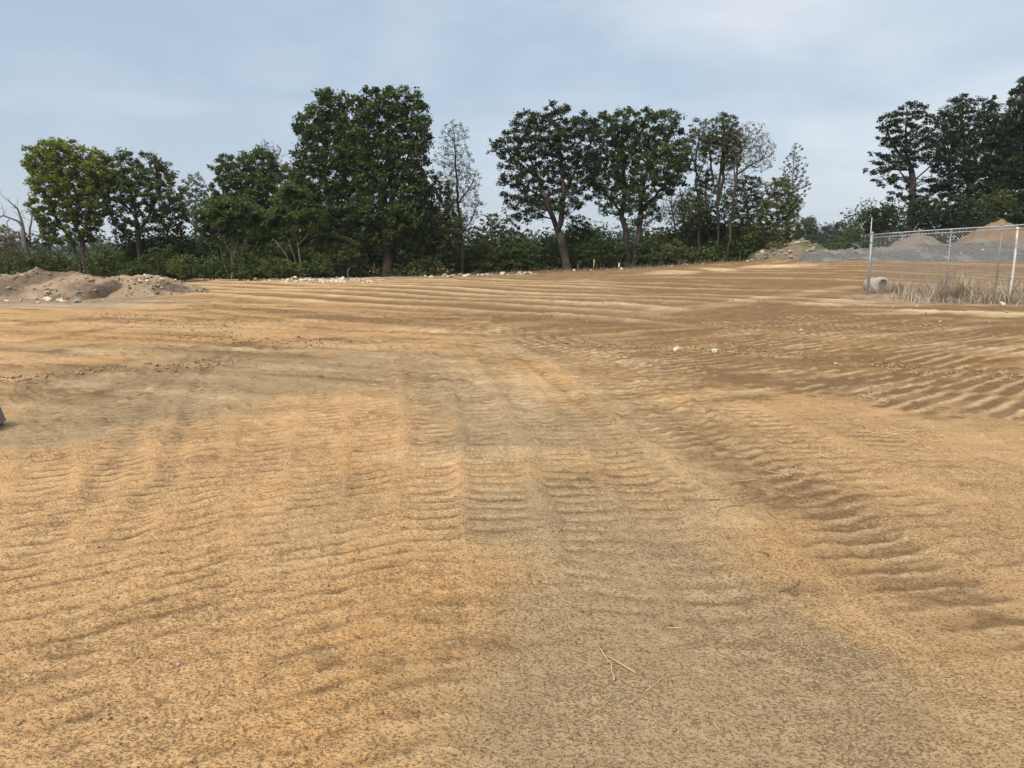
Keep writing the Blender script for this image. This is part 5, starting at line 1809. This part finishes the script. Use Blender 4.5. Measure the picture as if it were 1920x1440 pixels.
def straw_clump(px, py, wpx, hpx, n, label, mat="straw", rmul=1.0):
    c = ground_at(px, py)
    root = empty("straw_clump" if mat == "straw" else "debris_clump", (c[0], c[1], gz(c[0], c[1])))
    o3 = np.array(root.location)
    for i in range(n):
        x1, y1 = px + rs.normal() * wpx * .45, py + rs.normal() * hpx * .45
        g0 = ground_at(x1, y1)
        L = rs.uniform(.04, .2)
        a = rs.uniform(0, 6.28)
        g1 = g0[:2] + L * np.array([math.cos(a), math.sin(a) * .8])
        pts = np.array(seg(g0, g1, 4, rs.uniform(-.2, .2), .008 + rs.random() * .015))
        pts[-1, 2] += rs.random() ** 2 * .06
        stalk_mesh(pts - o3, max(.0012, .00030 * c[1]) * rmul, mat, "stalk", root, tint=rs.uniform(.2, 1), sides=4)
    tag(root, label, "straw" if mat == "straw" else "debris")


straw_clump(1645, 746, 28, 10, 12, "small tuft of pale straw in the right middle ground")
straw_clump(1580, 853, 40, 14, 16, "loose tangle of straw on the right, nearer one")
straw_clump(1690, 816, 90, 10, 34, "long scatter of straw on the right, farther one")
straw_clump(1490, 882, 20, 6, 7, "short sprig of pale stems beside the deep crawler track")
straw_clump(1165, 795, 26, 12, 10, "few broken stalks on the dark track in the centre", "twig")
straw_clump(1490, 1110, 34, 5, 9, "flat dark wisp of dead grass in the right foreground", "twig")
straw_clump(1330, 655, 70, 12, 22, "litter of stems on the dark soil patch with white lumps")
straw_clump(75, 1270, 20, 8, 7, "curled dark stem bits in the left foreground", "twig")
straw_clump(60, 718, 40, 8, 12, "bark and stem litter in the dark windrow at the left", "twig")

# ------------------------------------------------------------------ stakes, stick, machine corner
def stake(px, pyb, pyt, Y, w, label, ribbon=False, mat="wood_stake", lean=0.03):
    p = at(px, pyb, Y)
    g = gz(p[0], Y)
    h = at(px, pyt, Y)[2] - g
    root = empty("survey_stake", (p[0], Y, g))
    mb = MB()
    v = np.array([[-w, -w * .4, -.15], [w, -w * .4, -.15], [w, w * .4, -.15], [-w, w * .4, -.15], [-w + lean, -w * .4, h - .04], [w + lean, -w * .4, h - .04], [w + lean, w * .4, h - .04], [-w + lean, w * .4, h - .04], [lean, 0, h]])
    mb.add(v, [(0, 3, 2, 1), (0, 1, 5, 4), (1, 2, 6, 5), (2, 3, 7, 6), (3, 0, 4, 7)], [(4, 5, 8), (5, 6, 8), (6, 7, 8), (7, 4, 8)])
    mb.build("shaft", M[mat], root)
    if ribbon:
        mb = MB()
        mb.box((lean * .8, 0, h * .82), (w * 1.25, w * .7, .035))
        mb.add(np.array([[0, -w * .8, h * .8], [.03, -w * .8, h * .8], [.06, -w * .9, h * .55], [.03, -w * .9, h * .55]]), [(0, 1, 2, 3)])
        mb.build("ribbon", M["ribbon"], root)
    tag(root, label, "stake")


stake(1160, 503, 493, 56.5, .045, "short pale wooden stake before the twin-trunk oak")
stake(1113, 500, 486, 57.5, .022, "thin wooden stake between the middle oaks")
stake(821, 512, 502, 51, .025, "stake with orange ribbon under the yellowing rounded tree", True)
c = at(652, 520, 47)
g = gz(c[0], 47)
mb = MB()
mb.tube([(0, 0, -.1), (0.02, 0, .25), (0.0, 0, .5), (0.06, 0, .66), (0.16, 0, .72)], [.035, .033, .03, .026, .018], 7)
o = mb.build("bent_stick", M["bark_pale"], None, True, (c[0], 47, g))
tag(o, "pale bent stick standing upright before the tall oaks", "stick")


def corner_part():
    c = ground_at(-26, 803)
    root = empty("machine_part", (c[0], c[1], gz(c[0], c[1])))
    import bmesh
    bm = bmesh.new()
    bmesh.ops.create_cube(bm, size=1.0)
    for v in bm.verts:
        top = v.co.z > 0
        v.co = Vector((v.co.x * .26 * (.72 if top else 1), v.co.y * .40 * (.8 if top else 1), (v.co.z + .5) * .20))
    bmesh.ops.bevel(bm, geom=bm.edges[:], offset=.03, segments=5, affect="EDGES")
    me = bpy.data.meshes.new("housing")
    bm.to_mesh(me)
    bm.free()
    for p in me.polygons:
        p.use_smooth = True
    me.set_sharp_from_angle(angle=math.radians(50))
    me.materials.append(M["grey_plastic"])
    h = bpy.data.objects.new("housing", me)
    COL.objects.link(h)
    h.parent = root
    mb = MB()
    mb.tube([(-.115, -.165, .035), (.115, -.165, .035), (.118, .165, .035), (-.118, .165, .035), (-.115, -.165, .035)], .012, 6, False)
    mb.build("rim", M["grey_plastic"], root, True)
    root.rotation_euler = (0, 0, .35)
    tag(root, "dark grey rounded machine part cut off by the left frame edge", "machine part")


corner_part()

# ------------------------------------------------------------------ haze
HAZE_DENSITY = 0.0002
m, nt, out = new_mat("haze")
pv = nt.nodes.new("ShaderNodeVolumePrincipled")
pv.inputs["Color"].default_value = (0.86, 0.92, 1.0, 1)
pv.inputs["Density"].default_value = HAZE_DENSITY
pv.inputs["Anisotropy"].default_value = 0.1
nt.links.new(pv.outputs[0], out.inputs["Volume"])
hb = MB().box((0, 0, 14), (4500, 4500, 32))
tag(hb.build("haze", m), "thin pale summer haze over the whole site", kind="stuff")
